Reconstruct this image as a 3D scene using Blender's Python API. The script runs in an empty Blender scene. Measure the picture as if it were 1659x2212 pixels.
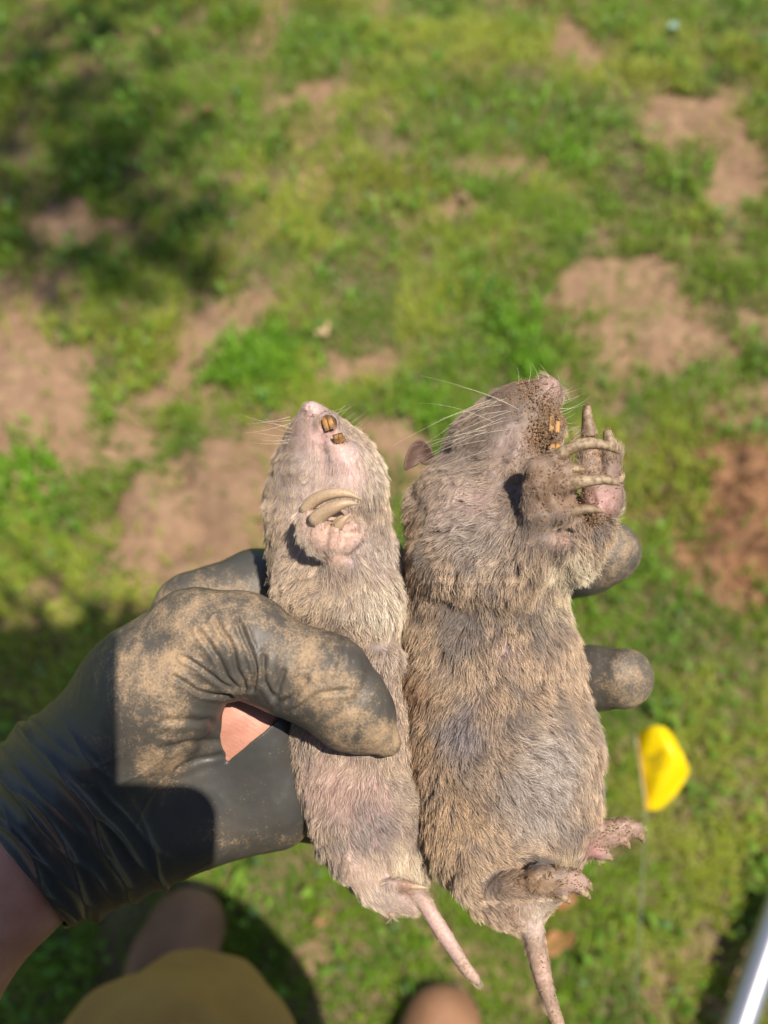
import bpy, math, random
import numpy as np
from mathutils import Vector, Matrix

random.seed(7)
RNG = np.random.default_rng(11)
SC = bpy.context.scene
COL = SC.collection

# ------------------------------------------------------------------ camera, sky, sun, exposure
W0, H0, F0 = 1659.0, 2212.0, 1660.0          # picture units used when reading the photograph
CX, CY = W0 / 2, H0 / 2
TILT = math.radians(25)                       # camera looks down, 25 degrees forward of straight down
CAM = np.array([0.0, 0.0, 1.20])
AX = np.array([1.0, 0, 0])
AY = np.array([0, math.cos(TILT), math.sin(TILT)])
AZ = np.array([0, -math.sin(TILT), math.cos(TILT)])
cam_d = bpy.data.cameras.new('camera')
cam = bpy.data.objects.new('camera', cam_d)
COL.objects.link(cam)
cam.matrix_world = Matrix(((AX[0], AY[0], AZ[0], CAM[0]), (AX[1], AY[1], AZ[1], CAM[1]),
                           (AX[2], AY[2], AZ[2], CAM[2]), (0, 0, 0, 1)))
cam_d.sensor_width = 36
cam_d.lens = 36 * F0 / H0
cam_d.clip_start = 0.01
cam_d.clip_end = 500
cam_d.dof.use_dof = True
cam_d.dof.focus_distance = 0.252
cam_d.dof.aperture_fstop = 6.3
SC.camera = cam
SUN_CAM = np.array([.279, .344, .897])
SUN = SUN_CAM[0] * AX + SUN_CAM[1] * AY + SUN_CAM[2] * AZ
SUN /= np.linalg.norm(SUN)
world = bpy.data.worlds.new('World')
SC.world = world
world.use_nodes = True
wn = world.node_tree
bg = wn.nodes['Background']
sky = wn.nodes.new('ShaderNodeTexSky')
sky.sky_type = 'NISHITA'
sky.sun_disc = False
sky.sun_elevation = math.asin(SUN[2])
sky.sun_rotation = math.atan2(SUN[0], SUN[1])
wn.links.new(sky.outputs[0], bg.inputs[0])
bg.inputs[1].default_value = 0.09
sl = bpy.data.lights.new('sun', 'SUN')
sl.energy = 4.8
sl.angle = math.radians(0.53)
sl.color = (1.0, 0.92, 0.80)
so = bpy.data.objects.new('sun', sl)
COL.objects.link(so)
so.rotation_euler = Vector(SUN).to_track_quat('Z', 'Y').to_euler()
so.location = (2, -1, 6)
SC.view_settings.view_transform = 'Standard'
SC.view_settings.look = 'None'
SC.view_settings.exposure = 0.55
SC.view_settings.gamma = 1.0
SC.view_settings.use_curve_mapping = False
SC.render.engine = 'CYCLES'
SC.cycles.use_denoising = True
SC.cycles.max_bounces = 8
SC.cycles.transparent_max_bounces = 8

# ------------------------------------------------------------------ helpers
D0 = 0.27                                     # metres from the lens to the held animals
S0 = D0 / F0                                  # one picture unit at that distance


def P(p):
    """held-object space (x right, y down, z to the lens; picture units at D0) -> world metres"""
    p = np.atleast_2d(np.asarray(p, float))
    d = D0 - p[:, 2] * S0
    xc = (p[:, 0] - CX) * d / F0
    yc = -(p[:, 1] - CY) * d / F0
    return CAM + xc[:, None] * AX + yc[:, None] * AY - d[:, None] * AZ


def G(x, y, h=0.0):
    """the world point at height h seen at picture point (x, y)"""
    r = (x - CX) / F0 * AX - (y - CY) / F0 * AY - AZ
    return CAM + r * ((h - CAM[2]) / r[2])


def proj(w):
    """world -> picture units"""
    v = w - CAM
    d = -(v @ AZ)
    d = np.where(d < .05, .05, d)
    return CX + (v @ AX) / d * F0, CY - (v @ AY) / d * F0


def _h(ix, iy, iz, seed):
    n = (ix * 374761393 + iy * 668265263 + iz * 2147483647 + seed * 974634777) & 0xffffffff
    n = ((n ^ (n >> 13)) * 1274126177) & 0xffffffff
    n = ((n ^ (n >> 16)) * 2246822519) & 0xffffffff
    return ((n ^ (n >> 15)) & 0xffff) / 32767.5 - 1.0


def vnoise(p, seed=0):
    f = np.floor(p)
    t = p - f
    i = f.astype(np.int64)
    t = t * t * (3 - 2 * t)
    o = 0
    for dx in (0, 1):
        wx = t[:, 0] if dx else 1 - t[:, 0]
        for dy in (0, 1):
            wy = t[:, 1] if dy else 1 - t[:, 1]
            for dz in (0, 1):
                wz = t[:, 2] if dz else 1 - t[:, 2]
                o = o + wx * wy * wz * _h(i[:, 0] + dx, i[:, 1] + dy, i[:, 2] + dz, seed)
    return o


def fbm(p, seed=0, n=3):
    o, a = 0, 1.0
    for k in range(n):
        o = o + a * vnoise(p * 2 ** k, seed + k)
        a *= .5
    return o


def smooth(e0, e1, x):
    t = np.clip((x - e0) / (e1 - e0), 0, 1)
    return t * t * (3 - 2 * t)


class SDF:
    """distance field on a grid; primitives are blended in and the surface pulled out as one mesh"""

    def __init__(s, lo, hi, h):
        s.lo = np.array(lo, float)
        s.h = h
        s.n = (np.ceil((np.array(hi) - s.lo) / h)).astype(int) + 1
        s.g = np.full(s.n, 60.0 if h > 1 else .3, np.float32)
        s.ax = [(s.lo[i] + h * np.arange(s.n[i])).astype(np.float32) for i in range(3)]

    def box(s, lo, hi):
        a = np.clip(np.floor((np.array(lo) - s.lo) / s.h).astype(int), 0, s.n)
        b = np.clip(np.ceil((np.array(hi) - s.lo) / s.h).astype(int) + 1, 0, s.n)
        sl_ = tuple(slice(a[i], b[i]) for i in range(3))
        return sl_, (s.ax[0][sl_[0]][:, None, None], s.ax[1][sl_[1]][None, :, None], s.ax[2][sl_[2]][None, None, :])

    def mix(s, sl_, d, k, sub=False):
        g = s.g[sl_]
        if g.size == 0:
            return
        if sub:
            hh = np.maximum(k - np.abs(g + d), 0) / k
            s.g[sl_] = np.maximum(g, -d) + hh * hh * k / 4
        else:
            hh = np.maximum(k - np.abs(g - d), 0) / k
            s.g[sl_] = np.minimum(g, d) - hh * hh * k / 4

    def cone(s, a, b, k=12, zs=1.0, sub=False):
        """round cone between (x,y,z,r) points; zs flattens it in depth"""
        a, b = np.array(a, float), np.array(b, float)
        m = k + 3 * s.h
        R = np.array([1, 1, zs])
        lo = np.minimum(a[:3] - a[3] * R, b[:3] - b[3] * R) - m
        hi = np.maximum(a[:3] + a[3] * R, b[:3] + b[3] * R) + m
        sl_, (X, Y, Z) = s.box(lo, hi)
        ba = (b[:3] - a[:3]) / R
        l2 = max(float(ba @ ba), 1e-9)
        px, py, pz = X - a[0], Y - a[1], (Z - a[2]) / zs
        t = np.clip((px * ba[0] + py * ba[1] + pz * ba[2]) / l2, 0, 1)
        d = np.sqrt((px - t * ba[0]) ** 2 + (py - t * ba[1]) ** 2 + (pz - t * ba[2]) ** 2) - (a[3] + (b[3] - a[3]) * t)
        s.mix(sl_, d.astype(np.float32), k, sub)

    def chain(s, pts, k=12, zs=1.0, sub=False):
        for a, b in zip(pts[:-1], pts[1:]):
            s.cone(a, b, k, zs, sub)

    def ell(s, c, r, k=12, rot=0.0, sub=False):
        """ellipsoid, turned by rot degrees in the picture plane"""
        c, r = np.array(c, float), np.array(r, float)
        m = k + 3 * s.h
        e = max(r[0], r[1])
        R = np.array([e, e, r[2]])
        sl_, (X, Y, Z) = s.box(c - R - m, c + R + m)
        co, si = math.cos(math.radians(rot)), math.sin(math.radians(rot))
        x, y, z = X - c[0], Y - c[1], Z - c[2]
        u, v = x * co + y * si, -x * si + y * co
        k0 = np.sqrt((u / r[0]) ** 2 + (v / r[1]) ** 2 + (z / r[2]) ** 2)
        k1 = np.sqrt((u / r[0] ** 2) ** 2 + (v / r[1] ** 2) ** 2 + (z / r[2] ** 2) ** 2) + 1e-9
        s.mix(sl_, (k0 * (k0 - 1) / k1).astype(np.float32), k, sub)

    def mesh(s, iso=0.0, relax=3):
        g = s.g - iso
        ins = g < 0
        c = np.zeros(s.n - 1, np.int8)
        offs = [(i, j, k) for i in (0, 1) for j in (0, 1) for k in (0, 1)]
        n = s.n
        for i, j, k in offs:
            c += ins[i:n[0] - 1 + i, j:n[1] - 1 + j, k:n[2] - 1 + k]
        cells = np.argwhere((c > 0) & (c < 8))
        idx = np.full(s.n - 1, -1, np.int32)
        idx[tuple(cells.T)] = np.arange(len(cells))
        vals = np.stack([g[cells[:, 0] + i, cells[:, 1] + j, cells[:, 2] + k] for i, j, k in offs], 1)
        acc = np.zeros((len(cells), 3))
        cnt = np.zeros(len(cells))
        O = np.array(offs, float)
        for a in range(8):
            for b in range(a + 1, 8):
                if np.abs(O[a] - O[b]).sum() != 1:
                    continue
                va, vb = vals[:, a], vals[:, b]
                m = (va < 0) != (vb < 0)
                t = np.where(m, va / np.where(m, va - vb, 1), 0)
                acc += np.where(m[:, None], O[a] + t[:, None] * (O[b] - O[a]), 0)
                cnt += m
        V = s.lo + s.h * (cells + acc / cnt[:, None])
        F = []
        for ax in range(3):
            d = [0, 0, 0]
            d[ax] = 1
            A = ins[:n[0] - d[0], :n[1] - d[1], :n[2] - d[2]]
            B = ins[d[0]:, d[1]:, d[2]:]
            e = np.argwhere(A != B)
            u, v = [q for q in range(3) if q != ax]
            ok = (e[:, u] > 0) & (e[:, v] > 0) & (e[:, u] < n[u] - 1) & (e[:, v] < n[v] - 1)
            e = e[ok]
            fl = A[tuple(e.T)]
            q = []
            for du, dv in ((0, 0), (1, 0), (1, 1), (0, 1)):
                cc = e.copy()
                cc[:, u] -= du
                cc[:, v] -= dv
                q.append(idx[tuple(cc.T)])
            q = np.stack(q, 1)
            if ax == 1:
                fl = ~fl
            q[fl] = q[fl][:, ::-1]
            F.append(q)
        F = np.concatenate(F)
        E = np.concatenate([F[:, [0, 1]], F[:, [1, 2]], F[:, [2, 3]], F[:, [3, 0]]])
        for _ in range(relax):
            a2 = np.zeros_like(V)
            c2 = np.bincount(E.ravel(), minlength=len(V)).astype(float)
            for q in range(3):
                a2[:, q] = np.bincount(E[:, 0], V[E[:, 1], q], len(V)) + np.bincount(E[:, 1], V[E[:, 0], q], len(V))
            V = V * .5 + .5 * a2 / np.maximum(c2, 1)[:, None]
        return V, F, E


def vnormals(V, F):
    fn = np.cross(V[F[:, 2]] - V[F[:, 0]], V[F[:, 3]] - V[F[:, 1]])
    N = np.zeros_like(V)
    for c in range(4):
        for q in range(3):
            N[:, q] += np.bincount(F[:, c], fn[:, q], len(V))
    return N / np.maximum(np.linalg.norm(N, axis=1), 1e-12)[:, None]


def outward(V, F, g=None):
    """orient faces outwards (away from the solid), judged by signed volume"""
    a, b, c, d = (V[F[:, i]] for i in range(4))
    vol = np.einsum('ij,ij->', a, np.cross(b, c)) + np.einsum('ij,ij->', a, np.cross(c, d))
    return F if vol > 0 else F[:, ::-1]


def mesh_obj(name, V, F, mat, parent=None, attrs=None, flat=False, origin=None):
    """V world coordinates; F (n,3|4) array or a list of arrays"""
    me = bpy.data.meshes.new(name)
    Fs = F if isinstance(F, list) else [F]
    V = np.asarray(V, float)
    o0 = np.zeros(3)
    if parent is not None:
        o0 = np.array(parent.get('_abs', list(parent.location)))
    elif origin is not None:
        o0 = np.asarray(origin, float)
    me.vertices.add(len(V))
    me.vertices.foreach_set('co', (V - o0).astype(np.float32).ravel())
    nl = sum(f.size for f in Fs)
    nf = sum(len(f) for f in Fs)
    me.loops.add(nl)
    me.loops.foreach_set('vertex_index', np.concatenate([f.ravel() for f in Fs]).astype(np.int32))
    me.polygons.add(nf)
    tot = np.concatenate([np.full(len(f), f.shape[1]) for f in Fs])
    st = np.concatenate([[0], np.cumsum(tot)[:-1]]).astype(np.int32)
    me.polygons.foreach_set('loop_start', st)
    me.polygons.foreach_set('use_smooth', np.full(nf, not flat))
    me.update(calc_edges=True)
    for k, a in (attrs or {}).items():
        a = np.asarray(a, np.float32)
        if a.ndim == 2:
            at = me.attributes.new(k, 'FLOAT_COLOR', 'POINT')
            if a.shape[1] == 3:
                a = np.concatenate([a, np.ones((len(a), 1), np.float32)], 1)
            at.data.foreach_set('color', a.ravel())
        else:
            at = me.attributes.new(k, 'FLOAT', 'POINT')
            at.data.foreach_set('value', a)
    me.materials.append(mat)
    ob = bpy.data.objects.new(name, me)
    COL.objects.link(ob)
    if parent is not None:
        ob.parent = parent
        if parent.get('_abs') is not None or True:
            ob['_abs'] = [float(q) for q in o0]
    elif origin is not None:
        ob.location = tuple(o0)
    return ob


def thing(name, label, cat, loc, group=None):
    o = bpy.data.objects.new(name, None)
    o.location = tuple(float(q) for q in loc)
    o.empty_display_size = .02
    COL.objects.link(o)
    o['label'] = label
    o['category'] = cat
    if group:
        o['group'] = group
    return o


def tag(o, label=None, cat=None, group=None, kind=None):
    if label:
        o['label'] = label
    if cat:
        o['category'] = cat
    if group:
        o['group'] = group
    if kind:
        o['kind'] = kind
    return o


def tube(pts, rad, n=10, cap=True):
    """tube mesh through world points"""
    pts = np.asarray(pts, float)
    rad = np.asarray(rad, float)
    T = np.gradient(pts, axis=0)
    T /= np.linalg.norm(T, axis=1)[:, None] + 1e-12
    up = np.array([.31, .17, .93])
    V, F = [], []
    a = np.cross(T[0], up)
    a /= np.linalg.norm(a)
    for i in range(len(pts)):
        a = a - T[i] * (a @ T[i])
        a /= np.linalg.norm(a)
        b = np.cross(T[i], a)
        th = np.arange(n) * 2 * math.pi / n
        V.append(pts[i] + rad[i] * (np.cos(th)[:, None] * a + np.sin(th)[:, None] * b))
    V = np.concatenate(V)
    for i in range(len(pts) - 1):
        for j in range(n):
            F.append((i * n + j, i * n + (j + 1) % n, (i + 1) * n + (j + 1) % n, (i + 1) * n + j))
    Fs = [np.array(F)]
    if cap:
        V = np.concatenate([V, pts[:1], pts[-1:]])
        q = len(V) - 2
        t = [(q, (j + 1) % n, j) for j in range(n)]
        o = (len(pts) - 1) * n
        t += [(q + 1, o + j, o + (j + 1) % n) for j in range(n)]
        Fs.append(np.array(t))
    return V, Fs


def spline(ctrl, m=16):
    """Catmull-Rom through control rows"""
    c = np.asarray(ctrl, float)
    c = np.concatenate([[2 * c[0] - c[1]], c, [2 * c[-1] - c[-2]]])
    out = []
    k = len(c) - 3
    for s_ in np.linspace(0, k - 1e-6, m):
        i = int(s_)
        t = s_ - i
        a, b, d, e = c[i], c[i + 1], c[i + 2], c[i + 3]
        out.append(.5 * (2 * b + (d - a) * t + (2 * a - 5 * b + 4 * d - e) * t * t + (3 * b - a - 3 * d + e) * t ** 3))
    return np.array(out)


def paint(base, x, y, spots):
    """blend (x, y, radius, value[, ry]) spots over a base value"""
    v = np.array(base, float)
    if v.ndim == 0 or (v.ndim == 1 and len(v) in (2, 3) and len(x) != len(v)):
        v = np.broadcast_to(v, (len(x),) + v.shape).copy()
    for s_ in spots:
        sx, sy, r, val = s_[:4]
        ry = s_[4] if len(s_) > 4 else r
        w = np.exp(-(((x - sx) / r) ** 2 + ((y - sy) / ry) ** 2) ** 1.5 * 1.1)
        if v.ndim == 2:
            v = v + w[:, None] * (np.array(val) - v)
        else:
            v = v + w * (val - v)
    return v


def inpoly(x, y, poly):
    r = np.zeros(len(x), bool)
    n = len(poly)
    for i in range(n):
        x0, y0 = poly[i]
        x1, y1 = poly[(i + 1) % n]
        c = ((y0 > y) != (y1 > y)) & (x < (x1 - x0) * (y - y0) / ((y1 - y0) if y1 != y0 else 1e-9) + x0)
        r ^= c
    return r


# ------------------------------------------------------------------ materials
class NT:
    def __init__(s, name):
        s.m = bpy.data.materials.new(name)
        s.m.use_nodes = True
        s.t = s.m.node_tree
        s.b = s.t.nodes['Principled BSDF']

    def n(s, typ, **kw):
        o = s.t.nodes.new('ShaderNode' + typ)
        for k, v in kw.items():
            if k in o.inputs:
                o.inputs[k].default_value = v
            else:
                setattr(o, k, v)
        return o

    def l(s, a, b):
        s.t.links.new(a, b)

    def set(s, **kw):
        for k, v in kw.items():
            s.b.inputs[k.replace('_', ' ')].default_value = v
        return s

    def noise(s, scale, detail=3, rough=.55, vec=None):
        o = s.n('TexNoise')
        o.inputs['Scale'].default_value = scale
        o.inputs['Detail'].default_value = detail
        o.inputs['Roughness'].default_value = rough
        if vec is None:
            if not hasattr(s, 'tc'):
                s.tc = s.n('TexCoord').outputs['Object']
            vec = s.tc
        s.l(vec, o.inputs['Vector'])
        return o.outputs[0]

    def ramp(s, fac, stops):
        o = s.n('ValToRGB')
        e = o.color_ramp.elements
        while len(e) < len(stops):
            e.new(.5)
        for q, (p_, c) in zip(e, stops):
            q.position = p_
            q.color = (c, c, c, 1) if not hasattr(c, '__len__') else tuple(c) + (1,)
        s.l(fac, o.inputs[0])
        return o.outputs[0]

    def mix(s, fac, a, b, typ='MIX'):
        o = s.n('MixRGB', blend_type=typ)
        for si, v in enumerate((fac, a, b)):
            sock = o.inputs[si]
            if hasattr(v, 'is_output'):
                s.l(v, sock)
            elif hasattr(v, '__len__'):
                sock.default_value = tuple(v) + (1,)
            else:
                sock.default_value = v if si == 0 else (v, v, v, 1)
        return o.outputs[0]

    def math(s, op, a, b=None, c=None):
        o = s.n('Math', operation=op)
        for i, v in enumerate((a, b, c)):
            if v is None:
                continue
            if hasattr(v, 'is_output'):
                s.l(v, o.inputs[i])
            else:
                o.inputs[i].default_value = v
        return o.outputs[0]

    def attr(s, name, out='Color'):
        return s.n('Attribute', attribute_name=name).outputs[out]

    def bump(s, h, strength=.5, dist=.001, prev=None):
        o = s.n('Bump')
        o.inputs['Strength'].default_value = strength
        o.inputs['Distance'].default_value = dist
        s.l(h, o.inputs['Height'])
        if prev is not None:
            s.l(prev, o.inputs['Normal'])
        return o.outputs[0]


def m_simple(name, col, rough=.6, metal=0.0):
    t = NT(name)
    t.set(Base_Color=tuple(col) + (1,), Roughness=rough, Metallic=metal)
    return t.m


def m_attr(name, rough=.6, sss=0.0, bump_scale=0, bump_s=.3, bump_d=.0004, spec=.4, transl=0.0):
    t = NT(name)
    c = t.attr('col')
    if bump_scale:
        nz = t.noise(bump_scale, 4, .6)
        c = t.mix(1.0, c, t.ramp(nz, [(.3, .80), (.7, 1.12)]), 'MULTIPLY')
        t.l(t.bump(nz, bump_s, bump_d), t.b.inputs['Normal'])
    t.l(c, t.b.inputs['Base Color'])
    t.set(Roughness=rough)
    t.b.inputs['Specular IOR Level'].default_value = spec
    if sss:
        t.b.inputs['Subsurface Weight'].default_value = sss
        t.b.inputs['Subsurface Radius'].default_value = (1.0, .45, .3)
        t.b.inputs['Subsurface Scale'].default_value = .0012
    if transl:
        tr = t.n('BsdfTranslucent')
        t.l(c, tr.inputs['Color'])
        mx = t.n('MixShader')
        mx.inputs[0].default_value = transl
        t.l(t.b.outputs[0], mx.inputs[1])
        t.l(tr.outputs[0], mx.inputs[2])
        out = [q for q in t.t.nodes if q.type == 'OUTPUT_MATERIAL'][0]
        t.l(mx.outputs[0], out.inputs['Surface'])
    return t.m
# ------------------------------------------------------------------ ground: soil sheet, grass, weeds, mound
# where the soil is bare, as spots (picture x, y, rx, ry) read off the ground
SOIL = [(40, 890, 170, 170, 1), (120, 800, 90, 60, .9), (0, 760, 90, 70, .9), (300, 900, 60, 70, .6), (400, 790, 55, 90, .95), (460, 715, 60, 50, .8), (530, 665, 60, 30, .6),
        (440, 1090, 160, 150, 1), (560, 980, 130, 90, 1), (330, 1180, 90, 110, 1), (230, 960, 60, 60, .6), (170, 490, 105, 42, .95), (250, 470, 60, 26, .5), (760, 805, 90, 40, .75),
        (850, 940, 80, 60, .8), (1240, 640, 90, 60, 1), (1330, 600, 110, 60, .95), (1430, 720, 150, 80, .82), (1350, 780, 110, 50, .78), (1230, 720, 70, 50, .6), (1390, 660, 90, 60, .8), (1500, 250, 110, 70, .95), (1450, 200, 50, 30, .8),
        (1590, 370, 75, 85, 1), (1560, 280, 60, 40, .6), (1260, 90, 60, 70, .95), (1230, 60, 50, 30, .6), (1590, 1120, 130, 180, 1), (680, 215, 100, 34, .9), (1090, 345, 140, 42, .75), (940, 450, 110, 34, .55),
        (1640, 700, 50, 60, .7), (1180, 650, 60, 30, .6), (500, 550, 50, 30, .45), (630, 190, 60, 24, .4), (90, 1270, 60, 40, .6), (60, 1340, 70, 40, .5), (690, 2080, 60, 30, .5), (1120, 2030, 70, 40, .5),
        (1480, 1880, 60, 40, .4), (1550, 1690, 60, 30, .4), (1380, 1560, 60, 30, .4), (1330, 1640, 50, 60, .5), (900, 420, 60, 30, .4), (420, 250, 40, 20, .4), (1500, 500, 70, 24, .45), (1330, 480, 60, 24, .4)]


def bareness(w):
    """0 grass .. 1 bare soil at world xy rows"""
    x, y = proj(np.concatenate([w[:, :2], np.zeros((len(w), 1))], 1))
    v = np.zeros(len(w))
    q = np.concatenate([w[:, :2] * 9, np.zeros((len(w), 1))], 1)
    jx, jy = fbm(q, 3, 3) * 44 + fbm(q * 3.7, 33, 2) * 22, fbm(q + 7.3, 4, 3) * 40 + fbm(q * 3.7, 34, 2) * 22
    for sx, sy, rx, ry, a in SOIL:
        d = np.sqrt(((x + jx - sx) / rx) ** 2 + ((y + jy - sy) / ry) ** 2)
        v = np.maximum(v, a * smooth(1.55, .50, d))
    q2 = np.concatenate([w[:, :2] * 7, np.ones((len(w), 1))], 1)
    v = np.maximum(v, .55 * smooth(.25, .8, fbm(q2, 12, 3)))
    return v


MC = G(1600, 1110)


def ground_z(w):
    q = np.concatenate([w[:, :2], np.zeros((len(w), 1))], 1)
    z = .010 * fbm(q * 3.2, 51, 3) + .005 * fbm(q * 20, 52, 3)
    dm = np.hypot((w[:, 0] - MC[0]) / .17, (w[:, 1] - MC[1]) / .20)
    m = smooth(1.0, .15, dm)
    z = z + m * (.060 + .038 * fbm(q * 18, 53, 3) + .010 * fbm(q * 80, 55, 2))
    for px, py, r, dpt in ((350, 930, .05, .03), (330, 1080, .06, -.035), (400, 1150, .05, .03), (500, 1060, .07, -.035), (420, 1230, .05, -.025), (60, 820, .1, -.02), (150, 960, .07, .02), (375, 1035, .030, .035), (440, 990, .04, -.02), (250, 1150, .05, .02), (1430, 720, .05, -.02), (1370, 760, .04, .02), (1480, 760, .05, .018)):
        c = G(px, py)
        z = z - dpt * np.exp(-((w[:, 0] - c[0]) ** 2 + (w[:, 1] - c[1]) ** 2) / r ** 2)
    return z - .012


def sheet(x0, x1, y0, y1, st, skip=None):
    xs = np.arange(x0, x1 + st / 2, st)
    ys = np.arange(y0, y1 + st / 2, st)
    X, Y = np.meshgrid(xs, ys, indexing='ij')
    V = np.stack([X.ravel(), Y.ravel(), np.zeros(X.size)], 1)
    n, m = X.shape
    i = np.arange(n - 1)[:, None] * m + np.arange(m - 1)[None]
    F = np.stack([i, i + m, i + m + 1, i + 1], -1).reshape(-1, 4)
    return V, F


t_ = NT('soil')
n1 = t_.noise(7, 4, .6)
n2 = t_.noise(45, 4, .65)
n3 = t_.noise(260, 3, .6)
c_ = t_.mix(t_.ramp(n1, [(.35, 0), (.65, 1)]), (.225, .140, .084), (.31, .200, .124))
c_ = t_.mix(t_.ramp(n2, [(.40, .55), (.62, 0)]), c_, (.16, .095, .058))
c_ = t_.mix(t_.math('MULTIPLY', t_.attr('litter', 'Fac'), .85), c_, (.13, .105, .055))
c_ = t_.mix(t_.attr('mound', 'Fac'), c_, t_.mix(t_.ramp(n2, [(.35, 0), (.65, 1)]), (.15, .074, .036), (.29, .155, .082)))
t_.l(c_, t_.b.inputs['Base Color'])
t_.l(t_.bump(n3, .6, .004, t_.bump(n2, .6, .012)), t_.b.inputs['Normal'])
t_.set(Roughness=.95)
t_.b.inputs['Specular IOR Level'].default_value = .15
SOILM = t_.m
V, F = sheet(-1.7, 1.7, -.9, 3.1, .011)
V[:, 2] = ground_z(V)
br_ = bareness(V)
edge = np.minimum.reduce([V[:, 0] + 1.7, 1.7 - V[:, 0], V[:, 1] + .9, 3.1 - V[:, 1]])
V[:, 2] *= smooth(0, .25, edge)
V[:, 2] -= .012 * (1 - smooth(0, .25, edge))
dm_ = np.hypot((V[:, 0] - MC[0]) / .19, (V[:, 1] - MC[1]) / .22)
g_near = mesh_obj('ground', V, F, SOILM, None, {'litter': 1 - smooth(.15, .6, br_), 'mound': smooth(1.05, .6, dm_)}, origin=(0, 1, 0))
tag(g_near, kind='structure')
# the rest of the ground, out to the horizon, joined round the near sheet
R_ = [(-1.7, -.9), (1.7, -.9), (1.7, 3.1), (-1.7, 3.1)]
V, F = [], []
for k, sc_ in enumerate((1.0, 1.6, 4.0, 14.0, 60.0, 230.0)):
    for i in range(4):
        a, b = R_[i], R_[(i + 1) % 4]
        for j in range(12):
            q = j / 12
            V.append((a[0] * (1 - q) + b[0] * q, a[1] * (1 - q) + b[1] * q, 0))
            V[-1] = (V[-1][0] * sc_, 1.1 + (V[-1][1] - 1.1) * sc_, -.012 if k < 1 else -.014)
for k in range(5):
    for i in range(48):
        F.append((k * 48 + i, (k + 1) * 48 + i, (k + 1) * 48 + (i + 1) % 48, k * 48 + (i + 1) % 48))
t_ = NT('far_lawn')
n1 = t_.noise(3, 4, .6)
n2 = t_.noise(30, 4, .7)
c_ = t_.mix(t_.ramp(n1, [(.35, 0), (.65, 1)]), (.07, .12, .02), (.13, .15, .045))
c_ = t_.mix(t_.ramp(n2, [(.5, 0), (.7, .8)]), c_, (.22, .15, .09))
t_.l(c_, t_.b.inputs['Base Color'])
t_.l(t_.bump(n2, .8, .03), t_.b.inputs['Normal'])
t_.set(Roughness=.9)
g_far = mesh_obj('ground', np.array(V), np.array(F)[:, ::-1], t_.m, None, flat=True)
tag(g_far, kind='structure')

GRASSM = m_attr('grass_blade', rough=.45, spec=.35, transl=.45)


def blades(name, pos, h, wid, az, lean, colr, seg=3, label=None, cat=None):
    """curved tapering blades as one mesh"""
    n = len(pos)
    t = np.linspace(0, 1, seg + 1)
    dx, dy = np.cos(az), np.sin(az)
    th = lean[:, None] * (t[None] ** .8)
    st = np.diff(t)[None]
    ang = (th[:, 1:] + th[:, :-1]) / 2
    r = np.concatenate([np.zeros((n, 1)), np.cumsum(np.sin(ang) * st, 1)], 1) * h[:, None]
    z = np.concatenate([np.zeros((n, 1)), np.cumsum(np.cos(ang) * st, 1)], 1) * h[:, None]
    C = np.stack([pos[:, 0:1] + r * dx[:, None], pos[:, 1:2] + r * dy[:, None], pos[:, 2:3] + z], -1)
    wv = np.stack([-dy, dx, np.zeros(n)], -1)[:, None] * (wid[:, None] * (1 - .9 * t[None] ** 2) * .5)[..., None]
    V = np.stack([C - wv, C + wv], 2).reshape(n, -1, 3)
    f = np.array([(2 * i, 2 * i + 1, 2 * i + 3, 2 * i + 2) for i in range(seg)])
    F = (f[None] + (2 * (seg + 1)) * np.arange(n)[:, None, None]).reshape(-1, 4)
    c = np.repeat(colr, 2 * (seg + 1), axis=0)
    o = mesh_obj(name, V.reshape(-1, 3), F, GRASSM, None, {'col': c})
    tag(o, kind='stuff')
    return o


def clumped(n, x0, x1, y0, y1):
    p = np.stack([RNG.uniform(x0, x1, n), RNG.uniform(y0, y1, n)], 1)
    return np.concatenate([p, np.zeros((n, 1))], 1)


def grass_field(n, box, hs=1.0, seg=3):
    p = clumped(n, *box)
    b = bareness(p)
    q = p * 1.0
    dens = .62 + .5 * fbm(q * 11, 61, 3)
    keep = RNG.uniform(0, 1, n) < dens * (1 - smooth(.15, .95, b)) ** 1.2 * 1.3
    # small outliers on soil
    keep |= RNG.uniform(0, 1, n) < .035
    p = p[keep]
    n = len(p)
    p[:, 2] = ground_z(p) - .002
    hue = fbm(p * np.array([4.5, 4.5, 0]), 71, 3)
    hue2 = fbm(p * np.array([13, 13, 0]), 73, 2)
    h = (.026 + .016 * RNG.uniform(0, 1, n) + .010 * hue2) * hs
    wd = RNG.uniform(.0018, .0036, n) * 1.15
    az = RNG.uniform(0, 6.283, n) * .55 + 2.2 * fbm(p * np.array([3, 3, 0]), 74, 2)
    lean = RNG.uniform(.9, 1.95, n)
    A = np.array((.185, .295, .022))
    B = np.array((.345, .395, .045))
    Cc = np.array((.095, .200, .018))
    c = A + smooth(-.2, .7, hue)[:, None] * (B - A)
    c = c + smooth(.1, .8, -hue2)[:, None] * (Cc - c) * .8
    dead = RNG.uniform(0, 1, n) < .07 + .14 * smooth(.0, .6, fbm(p * np.array([8, 8, 0]), 75, 2))
    c[dead] = np.array((.38, .27, .13)) * RNG.uniform(.6, 1.1, (dead.sum(), 1))
    c = c * RNG.uniform(.75, 1.25, (n, 1))
    return blades('grass', p, h, wd, az, lean, np.clip(c, .005, .8), seg)


grass_field(230000, (-1.25, 1.25, -.55, 2.35))
grass_field(40000, (-3.0, 3.0, -1.6, 4.2), 1.3, 2)
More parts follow.
